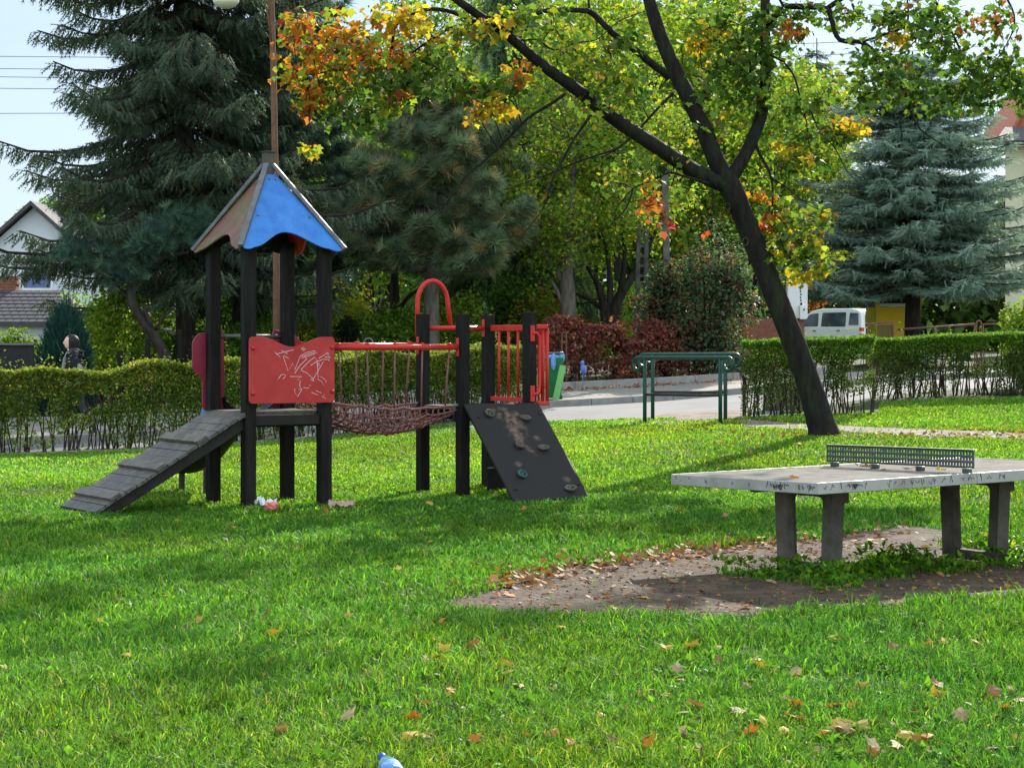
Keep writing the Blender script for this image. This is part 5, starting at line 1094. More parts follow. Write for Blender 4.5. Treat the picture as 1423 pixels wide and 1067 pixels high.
sh = thing('garden_shed', 'low shed with dark shingle roof in front of the white house', 'shed', tuple(G(20, 51)))
xa, xb_ = XY(-140, 50), XY(92, 50); zr_, ze_ = ZP(404, 52.2), ZP(449, 50)
b = MB(); b.add([(xa, 50, ze_), (xb_+.25, 50, ze_), (xb_-.55, 52.2, zr_), (xa, 52.2, zr_), (xa, 50, ze_-.08), (xb_+.25, 50, ze_-.08), (xb_-.55, 52.2, zr_-.08), (xa, 52.2, zr_-.08)], [(0,1,2,3),(4,5,6,7),(0,1,5,4),(1,2,6,5),(2,3,7,6),(3,0,4,7)])
b.add([(xb_+.25, 50, ze_-.01), (xb_+.25, 54.6, ze_-.01), (xb_-.55, 52.2, zr_-.01)], [(0,1,2)])
b.add([(xa, 54.6, ze_-.02), (xb_+.25, 54.6, ze_-.02), (xb_-.55, 52.21, zr_), (xa, 52.21, zr_)], [(0,1,2,3)])
ro = b.build('roof', 'slate', sh)
b = MB()                      # scalloped courses of shingles standing a little proud
for i in range(9):
    for j in range(26):
        t_ = (i+.1)/9; x = xa+(j+.5*(i % 2))*.19; 
        if x > xb_+.1-.75*t_: continue
        y = 50+2.2*t_; z = ze_+(zr_-ze_)*t_; sl3 = Vector((0, 2.2, zr_-ze_)).normalized(); nn_ = Vector((1,0,0)).cross(sl3)
        c = Vector((x, y, z))+sl3*.13+nn_*.012; b.box(c, (.17, .25, .012), (Vector((1,0,0)), (sl3-nn_*.06).normalized(), nn_))
b.build('shingles', 'slate', ro)
b = MB(); b.box(((xa+xb_)/2-.1, 50.4, (ze_+tzf(-12,50))/2), (xb_-xa-.4, .15, ze_-tzf(-12,50)-.05)); b.build('wall', 'whitewall', sh)
b = MB(); cx0, cx1 = XY(-12, 52.3), XY(24, 52.3)
for i in range(5): b.box(((cx0+cx1)/2+.02*((i*7) % 3-1), 52.4, ZP(404,52.3)+.04+.075*i), (cx1-cx0-.03*(i % 2), .4, .07))
b.build('chimney', 'brick', sh, bev=.01)
fb = thing('board_fence', 'black board fence behind the privet hedge at the left edge', 'fence', tuple(G(10, 38)))
b = MB(); x0, x1 = XY(-160, 38), XY(47, 38); b.box(((x0+x1)/2, 38, (ZP(479,38)+tzf(x1,38))/2), (x1-x0, .05, ZP(479,38)-tzf(x1,38))); b.build('boards', 'black', fb)
b = MB(); b.box(((x0+x1)/2, 37.98, ZP(478,38)), (x1-x0+.02, .12, .035)); b.build('capping', 'galv', fb)
# wooden posts and light roofed shelter in the garden behind the hedge
for a, t_, Y in ((167,488,39),(205,470,40),(250,458,41)):
    b = MB(); g0 = G(a, Y); zt_ = ZP(t_, Y); b.beam(g0-Z3*.1, Vector((g0.x, g0.y, zt_)), .10, .10, (0,1,0)); tag(b.build('fence_post', 'post', None, bev=.01), {167:'short dark fence post left of the crooked trunk',205:'dark fence post touching the crooked trunk',250:'taller dark fence post right of the crooked trunk'}[a], 'post', 'old fence posts in the garden')
st = thing('garden_shelter', 'small shelter with pale flat roof behind the crooked trunk', 'shelter', tuple(G(240, 46)))
b = MB(); b.add([P(218,456,46.2), P(266,464,45.2), P(266,468,45.2), P(218,461,46.2), P(218,454,47.6), P(268,461,47.2), P(268,465,47.2), P(218,459,47.6)], [(0,1,2,3),(4,5,6,7),(0,1,5,4),(3,2,6,7),(1,2,6,5),(0,3,7,4)]); b.build('roof', 'kerb', st)
for a, Y in ((222,46.3),(262,45.4)):
    g0 = G(a, Y); b = MB(); b.beam(g0, Vector((g0.x, g0.y, ZP(462, Y))), .08, .08, (0,1,0)); b.build('leg', 'post', st)
# ------------------------------------------------------------------ right: cream house, yellow shop wall, fences
Yr = 78
hr = thing('cream_house', 'cream rendered house with grey lower roof and red tiled gable at the right edge', 'house', tuple(G(1440, Yr)))
x0, x1 = XY(1397,Yr), XY(1700,Yr); zb = tzf(x0,Yr)-.2; ze_ = ZP(203,Yr)
b = MB(); b.prism([(x0, Yr), (x1, Yr), (x1, Yr+8), (x0+2.6, Yr+8)], (0, 0, zb), (1,0,0), (0,1,0), ze_-zb); b.build('wall', 'yellowwall', hr)
b = MB(); b.add([(x0-.5, Yr-.6, ze_-.02), (x1, Yr-.6, ze_-.02), (x1, Yr+1.3, ZP(178,Yr)), (x0+.3, Yr+1.3, ZP(178,Yr)), (x0-.5, Yr-.6, ze_+.16), (x1, Yr-.6, ze_+.16), (x1, Yr+1.3, ZP(172,Yr)), (x0+.3, Yr+1.3, ZP(172,Yr))], [(0,1,2,3),(4,5,6,7),(0,1,5,4),(1,2,6,5),(2,3,7,6),(3,0,4,7)]); b.build('roof', 'slate', hr)
b = MB(); b.beam(Vector((x0-.5, Yr-.66, ze_+.07)), Vector((x1, Yr-.66, ze_+.07)), .12, .14); b.build('gutter', 'darksteel', hr)
b = MB(); a = P(1404,182,Yr+1.6); t2 = P(1452,112,Yr+1.6); c = P(1560,182,Yr+1.6); b.add([a,t2,c,a+Vector((0,6,0)),t2+Vector((0,6,0)),c+Vector((0,6,0))], [(0,1,2),(3,4,5),(0,1,4,3),(1,2,5,4),(0,2,5,3)]); go_ = b.build('gable_roof', 'tile', hr)
b = MB(); b.beam(a+Vector((0,-.1,0)), t2+Vector((0,-.1,.05)), .2, .12); b.build('ridge_tiles', 'tile', go_)
for a, c in ((1440, 260), (1480, 262)):
    b = MB(); b.box(P(a, c, Yr-.01), (.9, .08, 1.2)); wn = b.build('window', 'white', hr); b = MB(); b.box(P(a, c, Yr-.055), (.76, .02, 1.06)); b.build('pane', 'glass', wn)
Ys = 60; sy0, sy1 = XY(1217,Ys), XY(1278,Ys); zt_ = ZP(398,Ys); zb = tzf(sy0,Ys)-.1
ys = thing('yellow_kiosk', 'bright yellow kiosk front half hidden under the blue green spruce', 'kiosk', tuple(G(1247, Ys)))
b = MB(); b.box(((sy0+sy1)/2, Ys+.9, (zb+ZP(427,Ys))/2), (sy1-sy0-.02, 1.8, ZP(427,Ys)-zb)); b.build('wall', 'yellow', ys, bev=.01)
for x in (sy0+.04, sy1-.04):
    b = MB(); b.beam(Vector((x, Ys-.05, zb)), Vector((x, Ys-.05, zt_)), .12, .12, (0,1,0)); b.build('pillar', 'yellow', ys, bev=.01)
b = MB(); b.box((XY(1241,Ys), Ys-.03, ZP(424,Ys)), (XY(1262,Ys)-XY(1220,Ys), .1, .10)); b.build('counter', 'white', ys, bev=.008)
b = MB(); b.box(((sy0+sy1)/2, Ys+.95, (ZP(425,Ys)+ZP(402,Ys))/2), (sy1-sy0-.2, 1.4, ZP(402,Ys)-ZP(425,Ys))); b.build('opening_shade', 'black', ys)  # solid black box standing in for the shade inside the kiosk
b = MB(); b.box(((sy0+sy1)/2, Ys+.95, zt_+.03), (sy1-sy0-.1, 1.9, .06)); b.build('roof', 'darksteel', ys)
Yp = 50; pf = thing('railing_panel', 'low brown railing panel between the white van and the yellow kiosk', 'railing', tuple(G(1225, Yp)))
b = MB(); zt_ = ZP(448.5,Yp); g0 = G(1205,Yp); x0, x1 = XY(1204,Yp), XY(1243,Yp)
b.beam(Vector((x0,Yp,zt_-.03)), Vector((x1,Yp,zt_+.015)), .05, .06); b.beam(Vector((x0,Yp,g0.z+.15)), Vector((x1,Yp,g0.z+.18)), .05, .05)
for x in (x0+.03, x1-.03): b.beam(Vector((x,Yp,g0.z-.1)), Vector((x,Yp,zt_-.04)), .05, .05, (0,1,0))
b.build('frame', 'rust', pf)
for i in range(13):
    x = x0+.28+(x1-x0-.34)*i/12; b = MB(); b.tube([Vector((x,Yp,g0.z+.17)), Vector((x,Yp,zt_-.05))], .010, 5); b.build('bar', 'darksteel', pf)
Yf = 47
rf = thing('rail_fence', 'low rusty rail fence with a round topped double post below the blue green spruce', 'fence', tuple(G(1340, Yf)))
b = MB(); b.tube([P(1248,458,Yf+1), P(1300,454.5,Yf+.4), P(1354,450.5,Yf)], .025, 8); b.tube([P(1367,450.5,Yf), P(1400,450,Yf), P(1480,447,Yf)], .02, 8); b.build('top_rail', 'rust', rf, smooth=True)
b = MB()
for a in (1354.5, 1366.5): g0 = G(a,Yf); b.tube([g0-Z3*.1, Vector((g0.x, Yf, ZP(449.5,Yf)))], .016, 8)
pts = [Vector((XY(1357,Yf), Yf, tzf(XY(1357,Yf),Yf)))]+[P(1360.3-3.4*math.cos(i*math.pi/8), 449-3.2*math.sin(i*math.pi/8), Yf) for i in range(9)]+[Vector((XY(1363.7,Yf), Yf, tzf(XY(1363,Yf),Yf)))]
b.tube(pts, .017, 8); b.build('hoop_post', 'rust', rf, smooth=True)
for a in (1252, 1300): g0 = G(a,Yf+.8); b = MB(); b.tube([g0-Z3*.1, Vector((g0.x, g0.y, ZP(456,Yf+.8)))], .022, 8); b.build('post', 'rust', rf, smooth=True)
hb = MB(); Yb = 41.5; pts = [G(474,Yb)+Z3*.0, P(474.5,478,Yb)]+[P(512-6*math.cos(i*math.pi/8), 476-6*math.sin(i*math.pi/8), Yb) for i in range(9)]+[P(518,490,Yb)]
hb.tube([G(506,Yb), P(506,476,Yb)]+pts[2:]+[G(518,Yb)], .018, 8); tag(hb.build('hoop_post', 'galv', None, smooth=True), 'round topped metal fence hoop sticking up behind the net bridge', 'post')
fp = MB(); Yq = 43.2; g0 = G(787, Yq); fp.tube([g0, P(787, 466, Yq)]+[P(784+3*math.cos(i*math.pi/6), 465-3*math.sin(i*math.pi/6), Yq) for i in range(7)]+[G(781, Yq)], .016, 6)
tag(fp.build('hoop_post', 'rust', None, smooth=True), 'thin rusty hooped fence post beside the green bin', 'post')
# cabinets, brick wall
bw = MB(); Yw = 55; bw.box((XY(1066,Yw), Yw, (ZP(442,Yw)+tzf(5,Yw))/2), (1.6, .25, ZP(442,Yw)-tzf(5,Yw))); tag(bw.build('brick_wall', 'brick', None, bev=.01), 'low red brick wall seen left of the leaning trunk', 'wall')
mc = thing('meter_cabinet', 'white meter cabinet with smaller box below beside the orange creeper', 'cabinet', tuple(G(1112, 53)))
b = MB(); b.box(P(1108,417,53)+Vector((0,.1,0)), (.52,.3,.95)); b.build('cabinet', 'white', mc, bev=.01)
b = MB(); b.box(P(1115,434,53)+Vector((0,-.1,0)), (.17,.14,.36)); b.build('lower_box', 'white', mc, bev=.008)
b = MB(); b.box(P(1113,423,53)+Vector((0,-.06,0)), (.05,.02,.08)); b.box(P(1116,430,53)+Vector((0,-.19,0)), (.03,.03,.04)); b.build('lock', 'black', mc)
b = MB()
for i in range(4): b.box(P(1112+.6*(i % 2),405+4.2*i,53)+Vector((0,-.055,0)), (.03,.006,.05))
b.build('marking', 'ink', mc)
b = MB(); g0 = G(1110,53); b.box((g0.x, 53.1, (g0.z+ZP(444,53))/2), (.3,.2,ZP(444,53)-g0.z)); b.build('plinth', 'brick', mc)
# ------------------------------------------------------------------ white van
van = thing('white_van', 'white compact passenger van parked beyond the hedge with its rear to the yellow kiosk', 'van', tuple(G(1195, 75)))
vr = Vector((XY(1197,75), 75, tzf(XY(1197,75),75)+.01)); hd = R_(131); fx = Vector((math.cos(hd), math.sin(hd), 0)); lx = Vector((-math.sin(hd), math.cos(hd), 0))   # forward, left
def vp(l, s_, z): return vr + fx*l + lx*(s_) + Z3*z      # l: metres ahead of the rear, s_: metres to the left of the left flank
prof = [(0,.38),(-.03,.55),(0,1.05),(.10,1.62),(.24,1.76),(.6,1.82),(2.0,1.83),(2.5,1.74),(3.3,1.22),(3.42,1.13),(4.25,.95),(4.38,.8),(4.42,.5),(4.35,.28),(.1,.28)]
def hw(z): return 0 if z <= 1.08 else .14*(z-1.08)/.75
def shell(pr):
    b = MB(); n_ = len(pr); A_ = [vp(l, -hw(z)-.0, z) for l, z in pr]; B_ = [vp(l, -1.76+hw(z), z) for l, z in pr]
    b.add(A_+B_, [(i, (i+1) % n_, (i+1) % n_+n_, i+n_) for i in range(n_)])
    lo = [2,1,0,14,13,12,11,10,9]; up = [2,9,8,7,6,5,4,3]
    for off in (0, n_): b.add([(A_+B_)[i+off] for i in lo], [tuple(range(len(lo)))]); b.add([(A_+B_)[i+off] for i in up], [tuple(range(len(up)))])
    bm = bmesh.new(); return b
bo = shell(prof); body = bo.build('body', 'carwhite', van)
bm = bmesh.new(); bm.from_mesh(body.data); bmesh.ops.remove_doubles(bm, verts=bm.verts, dist=.0005); bmesh.ops.recalc_face_normals(bm, faces=bm.faces); bm.to_mesh(body.data); bm.free()
md = body.modifiers.new('bevel', 'BEVEL'); md.width = .045; md.segments = 3; md.limit_method = 'ANGLE'; md.angle_limit = R_(25)
def sidewin(poly, left=True):
    b = MB(); n_ = len(poly); off = .006
    A_ = [vp(l, (-hw(z)+off) if left else (-1.76+hw(z)-off), z) for l, z in poly]; b.add(A_, [tuple(range(n_))]); return b.build('window', 'glass', van)
for lf in (True, False):
    sidewin(rounded([(3.12,1.16),(2.52,1.62),(2.12,1.66),(2.08,1.16)], .05), lf); sidewin(rounded([(1.94,1.15),(1.94,1.67),(.80,1.68),(.76,1.15)], .05), lf); sidewin(rounded([(.62,1.2),(.62,1.66),(.22,1.64),(.16,1.2)], .05), lf)
rz = lambda z: .10*(z-1.05)/.57 if z > 1.05 else 0
b = MB(); pl = rounded([(-.22,1.12),(-1.54,1.12),(-1.44,1.6),(-.32,1.6)], .06); b.add([vp(rz(z)-.012, s_, z) for s_, z in pl], [tuple(range(len(pl)))]); b.build('rear_window', 'glass', van)
b = MB(); pl = rounded([(3.3,1.24),(2.54,1.71)], .0) if False else None
b.add([vp(3.27,-.12,1.265), vp(3.27,-1.64,1.265), vp(2.56,-1.55,1.72), vp(2.56,-.21,1.72)], [(0,1,2,3)]); o_ = b.build('windscreen', 'glass', van)
for v in o_.data.vertices: v.co += fx*.012+Z3*.012
for s_ in (0.0, -1.76):
    sg = 1 if s_ == 0 else -1
    b = MB(); b.box(vp(.04, s_-sg*.07, .93), (.13,.16,.36), (fx, lx, Z3)); tl = b.build('tail_light', 'tail', van, bev=.015)
    b = MB(); b.box(vp(.04, s_-sg*.06, .92), (.136,.166,.10), (fx, lx, Z3)); b.build('reversing_lens', 'white', tl, bev=.01)
    b = MB(); b.box(vp(2.9, s_+sg*.10, 1.2), (.1,.2,.16), (fx, lx, Z3)); b.build('mirror', 'black', van, bev=.03)
    b = MB(); b.box(vp(2.2, s_+sg*.004, .62), (2.1,.02,.07), (fx, lx, Z3)); b.build('rubbing_strip', 'black', van)
    for l in (2.25, 1.1): b = MB(); b.box(vp(l, s_+sg*.012, 1.0), (.15,.03,.03), (fx, lx, Z3)); b.build('door_handle', 'black', van, bev=.005)
    for l in (.82, 3.5):
        b = MB(); b.lathe(vp(l, s_-sg*.21, .31), [(.31,0),(.32,.05),(.32,.16),(.3,.21),(.19,.212)], 20, lx*sg); wh = b.build('wheel', 'rubber', van, smooth=False)
        b = MB(); b.lathe(vp(l, s_-sg*.0, .31), [(.19,0),(.17,.012),(.05,.02)], 14, lx*sg); b.build('rim', 'galv', wh)
b = MB(); b.box(vp(-.03, -.88, .48), (.1,1.7,.22), (fx, lx, Z3)); b.build('bumper', 'carwhite', van, bev=.03)
# ------------------------------------------------------------------ lamp post, power poles, lines
Yl = 34; lp_ = thing('street_lamp', 'thin brown street lamp pole with globe shaped head left of the roof top', 'street lamp', tuple(G(384, Yl)))
b = MB(); g0 = G(384, Yl); b.tube([g0-Z3*.2, P(384,330,Yl), P(380,100,Yl), P(377,0,Yl), P(376,-45,Yl)], [.062,.056,.052,.05,.048], 10); b.build('pole', 'rust', lp_, smooth=True)
b = MB(); b.tube([P(376,-38,Yl), P(350,-52,Yl), P(330,-50,Yl), P(316,-30,Yl), P(314,-10,Yl)], .025, 8); b.build('arm', 'rust', lp_, smooth=True)
b = MB(); c = P(314,0,Yl); b.lathe(c, [(.05,.22),(.12,.19),(.22,.10),(.245,.02),(.235,.0)], 20); lh = b.build('lamp_housing', 'galv', lp_, smooth=True)
b = MB(); b.lathe(c, [(.225,0),(.205,-.06),(.15,-.115),(.07,-.145),(.0,-.15)], 20); b.build('lamp_globe', 'lampglass', lh, smooth=True)
b = MB(); b.tube([P(376,-10,Yl-.05), P(368,5,Yl-.05), P(372,20,Yl-.05), P(377,60,Yl-.06)], .012, 6); b.build('cable', 'rust', lp_, smooth=True)
pp = thing('power_pole', 'lattice concrete power pole with slots behind the handrails', 'power pole', tuple(G(886, 47.5)))
Yk = 47.5
b = MB(); g0 = G(884, Yk)
for s_ in (-1, 1): b.beam(Vector((XY(889+s_*7.2,Yk), Yk, g0.z-.2)), P(893+s_*5.2, 311, Yk), .10, .16, (0,1,0))
for i in range(11):
    t_ = .02+.96*i/10; py_ = 455+(312-455)*t_; x_ = 889+4*t_; w_ = 13.6-3.6*t_; big = .30 if i in (0, 1) else .07
    b.beam(P(x_-w_/2+2.5,py_,Yk), P(x_+w_/2-2.5,py_,Yk), .13, big)
b.build('column', 'concdark', pp, bev=.01)
pq = thing('power_pole', 'plain concrete pole wrapped in red creeper beside the lattice pole', 'power pole', tuple(G(925, 46.3)))
b = MB(); g0 = G(929, 46.6); b.beam(g0-Z3*.2, P(924, 238, 46.6), .15, .15, (0,1,0)); b.build('column', 'concdark', pq, bev=.015)
b = MB(); b.box(P(924,236,46.6), (.19,.19,.05)); b.build('pole_cap', 'concdark', pq)
for i, (ya, yb2) in enumerate(((77,60),(94,74),(105,86),(121,98),(158,112))):
    b = MB(); a = P(-160, ya, 74); c = P(1320, yb2-8+3*i, 74); pts = [a.lerp(c, t_/16)+Z3*(-.35*math.sin(math.pi*t_/16)) for t_ in range(17)]; b.tube(pts, .011, 5)
    tag(b.build('power_line', 'darksteel', None, smooth=True), ['highest of the thin power lines crossing the sky on the left','second power line from the top crossing the sky on the left','middle power line of the five crossing the left sky','fourth power line from the top crossing the left sky','lowest power line apart from the others in the left sky'][i], 'power line', 'power lines across the sky')
# ------------------------------------------------------------------ bin, plank, ornament, feeder, cloth
bi = thing('green_bin', 'green wheeled bin with blue bag under its lid on the far pavement', 'bin', tuple(G(765, 39.0)))
bc = G(765, 39.0); bc.z += .12
b = MB(); q1, q2 = [(-.20,-.18),(.20,-.18),(.20,.18),(-.20,.18)], [(-.24,-.25),(.24,-.25),(.24,.25),(-.24,.25)]
b.add([bc+Vector((x,y,.03)) for x,y in q1]+[bc+Vector((x*1.0,y,.80)) for x,y in q2], [(0,1,2,3),(4,5,6,7),(0,1,5,4),(1,2,6,5),(2,3,7,6),(3,0,4,7)]); b.build('body', 'bingreen', bi, bev=.02)
b = MB(); b.ell(bc+Vector((0,0,.80)), (.255,.26,.09), 14, 8, lambda d: d*(1+.16*mnoise.noise(d*3.1))); b.ell(bc+Vector((.2,-.12,.80)), (.07,.10,.11), 12, 8, lambda d: d*(1+.25*mnoise.noise(d*4.1))); b.ell(bc+Vector((.05,-.26,.72)), (.05,.03,.16), 10, 8, lambda d: d*(1+.2*mnoise.noise(d*4.1))); b.build('blue_bag', 'liner', bi, smooth=True)
b = MB(); b.box(bc+Vector((0,.02,.885)), (.50,.46,.03)); b.build('lid', 'galv', bi, bev=.012)
for s_ in (-1, 1): b = MB(); b.lathe(bc+Vector((.2*s_-.03,.18,.0)), [(.08,0),(.08,.06)], 12, (1,0,0)); b.build('wheel', 'rubber', bi)
b = MB(); p0 = G(772, 38.6)+Vector((.0,0,.12)); b.beam(p0, P(782.5, 508, 38.6), .12, .03, (.3,1,0)); tag(b.build('plank', 'planklime', None, bev=.004), 'light green board leaning against the green bin', 'plank')
b = MB(); p0 = G(752, 38.3)+Vector((0,0,.12)); b.beam(p0, P(752, 512, 38.5), .16, .03, (0,1,0)); tag(b.build('plank', 'paper', None, bev=.004), 'pale brown board standing behind the red barrier bars', 'plank')
b = MB(); c = G(812, 43); c = P(810, 512, 43); b.ell(c, (.055,.055,.10), 12, 8, lambda d: d*(1+.2*mnoise.noise(d*2.6))); b.ell(c+Vector((-.01,0,.12)), (.045,.045,.05), 10, 6); b.ell(c+Vector((.05,0,-.05)), (.035,.035,.06), 10, 6); b.tube([Vector((c.x,c.y,tzf(c.x,c.y))), c], .008, 6); tag(b.build('garden_ornament', 'orn', None, smooth=True), 'small blue ornament at the foot of the red creeper hedge', 'ornament')
fd = thing('bird_feeder', 'small dark wooden bird feeder hanging among shrubs behind the second platform', 'bird feeder', tuple(P(697, 432, 48)))
b = MB(); c = P(697, 432, 48)
for s_ in (-1, 1): b.beam(c+Vector((0,0,.14)), c+Vector((.19*s_,0,-.0)), .25, .025)
fr_ = b.build('roof', 'deckdark', fd); b = MB(); b.box(c+Vector((0,0,-.13)), (.3,.24,.03)); 
for s_ in (-1, 1): b.box(c+Vector((.12*s_,0,-.07)), (.02,.02,.13))
b.build('tray', 'deckdark', fd); b = MB(); b.tube([c+Vector((0,0,.13)), c+Vector((0,0,1.2))], .006, 5); b.build('cord', 'darksteel', fd)
b = MB(); c = P(673, 437, 48); b.add([], []); b.ell(c, (.2,.12,.40), 16, 14, lambda d: Vector((d.x*(.35+.65*(.5-.5*d.z))*(1+.2*math.sin(9*math.atan2(d.y,d.x))), d.y*(1+.2*math.sin(7*math.atan2(d.y,d.x))), d.z))); b.tube([c+Vector((0,0,.5)), c+Vector((.02,0,1.0))], .01, 5)
tag(b.build('hanging_cloth', 'tarp', None, smooth=True), 'dark navy cloth hanging from a branch behind the second platform', 'cloth')
b = MB(); tag(b.box(G(1093,35.2)+Z3*.22, (.75,.5,.5)).build('stone_block', 'concrete', None, bev=.03), 'grey concrete block under the clipped hedge beside the maple trunk', 'block')
b = MB(); g0 = G(1034,33.9); b.tube([g0-Z3*.1, g0+Z3*.62, g0+Z3*.74+Vector((-.06,0,0)), g0+Z3*.8+Vector((-.16,0,0))], .03, 8); tag(b.build('bollard', 'darksteel', None, smooth=True), 'dark bent metal post at the left end of the clipped hedge', 'post')
# ------------------------------------------------------------------ the person walking behind the hedge
def skinmesh(name, nodes, edges, mat, parent, sub=2):
    me = bpy.data.meshes.new(name); og = org(parent); me.from_pydata([tuple(Vector(p)-og) for p, r in nodes], edges, []); o = bpy.data.objects.new(name, me); put(o, parent)
    md = o.modifiers.new('skin', 'SKIN'); md.use_smooth_shade = True
    lay = me.skin_vertices[0] if me.skin_vertices else None
    if lay is None:
        bm = bmesh.new(); bm.from_mesh(me); bm.verts.layers.skin.verify(); bm.to_mesh(me); bm.free(); lay = me.skin_vertices[0]
    for i, (p, r) in enumerate(nodes): lay.data[i].radius = (r, r) if not isinstance(r, tuple) else r
    lay.data[0].use_root = True
    s2 = o.modifiers.new('sub', 'SUBSURF'); s2.levels = sub; s2.render_levels = sub
    me.materials.append(M[mat]); return o
wp_ = G(104, 33.6); wp_.z = ZP(467, 33.6)-1.66; WO = wp_
pe = thing('person', 'person with long dark hair, black jacket and grey bag walking left behind the privet hedge', 'person', tuple(WO))
def wq(f, s_, z): return WO+Vector((-f, -s_, z))      # f: forward (image left), s_: to the walker's left (towards us)
N_ = [(wq(0,0,.95),(.15,.12)),(wq(0,0,1.12),(.14,.11)),(wq(.01,0,1.30),(.17,.12)),(wq(0,0,1.40),(.12,.09)),(wq(.03,0,1.47),.055),(wq(.06,0,1.54),.06),
 (wq(.0,.17,1.37),.065),(wq(-.07,.22,1.10),.05),(wq(.08,.22,.90),.038),(wq(.0,-.17,1.37),.065),(wq(.06,-.22,1.10),.05),(wq(.2,-.2,.93),.038),
 (wq(.02,.09,.86),.095),(wq(.16,.09,.48),.065),(wq(.14,.09,.09),.042),(wq(.28,.09,.04),.035),(wq(-.02,-.09,.86),.095),(wq(-.1,-.09,.48),.065),(wq(-.32,-.09,.12),.042),(wq(-.2,-.09,.04),.035)]
E_ = [(0,1),(1,2),(2,3),(3,4),(4,5),(3,6),(6,7),(7,8),(3,9),(9,10),(10,11),(0,12),(12,13),(13,14),(14,15),(0,16),(16,17),(17,18),(18,19)]
bodyo = skinmesh('body', N_, E_, 'jeans', pe)
jk = skinmesh('jacket', [(wq(0,0,.90),(.19,.15)),(wq(0,0,1.12),(.17,.14)),(wq(.0,0,1.30),(.185,.15)),(wq(-.01,0,1.41),(.13,.11)),(wq(-.01,.19,1.37),.085),(wq(-.08,.24,1.10),.07),(wq(.07,.23,.92),.055),(wq(-.01,-.19,1.37),.085),(wq(.05,-.24,1.10),.07),(wq(.18,-.22,.95),.055)], [(0,1),(1,2),(2,3),(3,4),(4,5),(5,6),(3,7),(7,8),(8,9)], 'jacket', pe)
def facefn(d):
    f = Vector(d); fw = -d.x
    if fw > 0:
        nose = math.exp(-((d.z+.05)/.20)**2-(d.y/.16)**2)*.26*max(0,fw); chin = math.exp(-((d.z+.78)/.25)**2)*.10; brow = math.exp(-((d.z-.25)/.12)**2)*.05; eye = -math.exp(-((d.z-.08)/.1)**2-((abs(d.y)-.38)/.16)**2)*.09; mouth = math.exp(-((d.z+.42)/.09)**2-(d.y/.3)**2)*.06
        f.x -= nose+chin*fw+brow*fw+eye*fw+mouth*fw
    return f
b = MB(); b.ell(wq(.075,0,1.555), (.098,.076,.118), 26, 20, facefn); hd_ = b.build('head', 'skin', pe, smooth=True)
b = MB(); b.tube([wq(.06,0,1.36), wq(.065,0,1.48)], .055, 10); b.build('neck', 'skin', pe, smooth=True)
b = MB()
def hairfn(d):
    f = Vector(d)
    if d.z < 0: f.x = d.x*(1-.0)+.0; f.z = d.z*2.1; f.y *= 1-.12*abs(d.z)
    if d.x < -.15: f.x = d.x*(.62 if d.z < .55 else .92)
    return f*(1+.03*math.sin(14*math.atan2(d.y,d.x)))
b.ell(wq(.042,0,1.572), (.118,.096,.112), 24, 18, hairfn); b.build('hair', 'hair', pe, smooth=True)
for s_ in (-1, 1):
    hp_ = wq(.10 if s_ > 0 else .23, .225*s_, .86 if s_ > 0 else .89)
    nod = [(hp_+Z3*.05,.028),(hp_,.032)]; ed = [(0,1)]
    for k in range(4): y_ = -.03+.02*k; i0 = len(nod); nod += [(hp_+Vector((y_*.9,0,-.035)),.012),(hp_+Vector((y_-.008,-.004,-.07)),.009),(hp_+Vector((y_-.02,0,-.10+.006*abs(k-1)),),.008)]; ed += [(1,i0),(i0,i0+1),(i0+1,i0+2)]
    i0 = len(nod); nod += [(hp_+Vector((-.045,-.01,-.02)),.011),(hp_+Vector((-.06,-.015,-.055)),.009)]; ed += [(1,i0),(i0,i0+1)]; skinmesh('hand', nod, ed, 'skin', pe, 1)
b = MB(); b.ell(wq(-.12,.255,1.02), (.09,.045,.19), 14, 12, lambda d: d*(1+.1*mnoise.noise(d*2.2))); bag = tag(b.build('shoulder_bag', 'greycloth', None, smooth=True), 'grey bag hanging at the walking person\'s shoulder', 'bag')
b = MB(); b.tube([wq(-.06,.26,1.2), wq(-.02,.23,1.42), wq(-.0,.10,1.455), wq(-.02,-.05,1.44)], .016, 6); b.build('strap', 'jacket', bag, smooth=True)
b = MB(); b.tube([wq(.105,.05,1.40), wq(.15,.07,1.28), wq(.17,.08,1.14), wq(.175,.08,1.0)], [.02,.03,.032,.03], 8); b.build('shirt', 'greycloth', pe, smooth=True)
b = MB(); b.ell(wq(-.10,.0,1.40), (.05,.11,.03), 12, 8); b.build('hood', 'jacket', pe, smooth=True)
# ------------------------------------------------------------------ litter
bt = at(545, 1062); bt.z = tzf(bt.x, bt.y)+.055; bt_ = thing('plastic_bottle', 'clear blue plastic bottle with dark blue cap lying in the front grass', 'bottle', tuple(bt))
bd = Vector((-.30,.80,.24)).normalized(); nk = P(531,1051,7.58); b0 = nk-bd*.287
b = MB(); b.lathe(b0, [(.02,0),(.040,.008),(.043,.03),(.041,.06),(.043,.07),(.041,.09),(.043,.10),(.043,.19),(.040,.205),(.03,.235),(.018,.258),(.013,.268),(.013,.285)], 22, bd); b.build('bottle_body', 'pet', bt_, smooth=True)
b = MB(); b.lathe(b0+bd*.272, [(.0155,0),(.0158,.018),(.0145,.021),(0,.0215)], 18, bd); b.build('cap', 'bluecap', bt_)
b = MB(); b.lathe(b0+bd*.105, [(.0437,0),(.0437,.08)], 22, bd); b.build('bottle_label', 'liner', bt_, smooth=True)
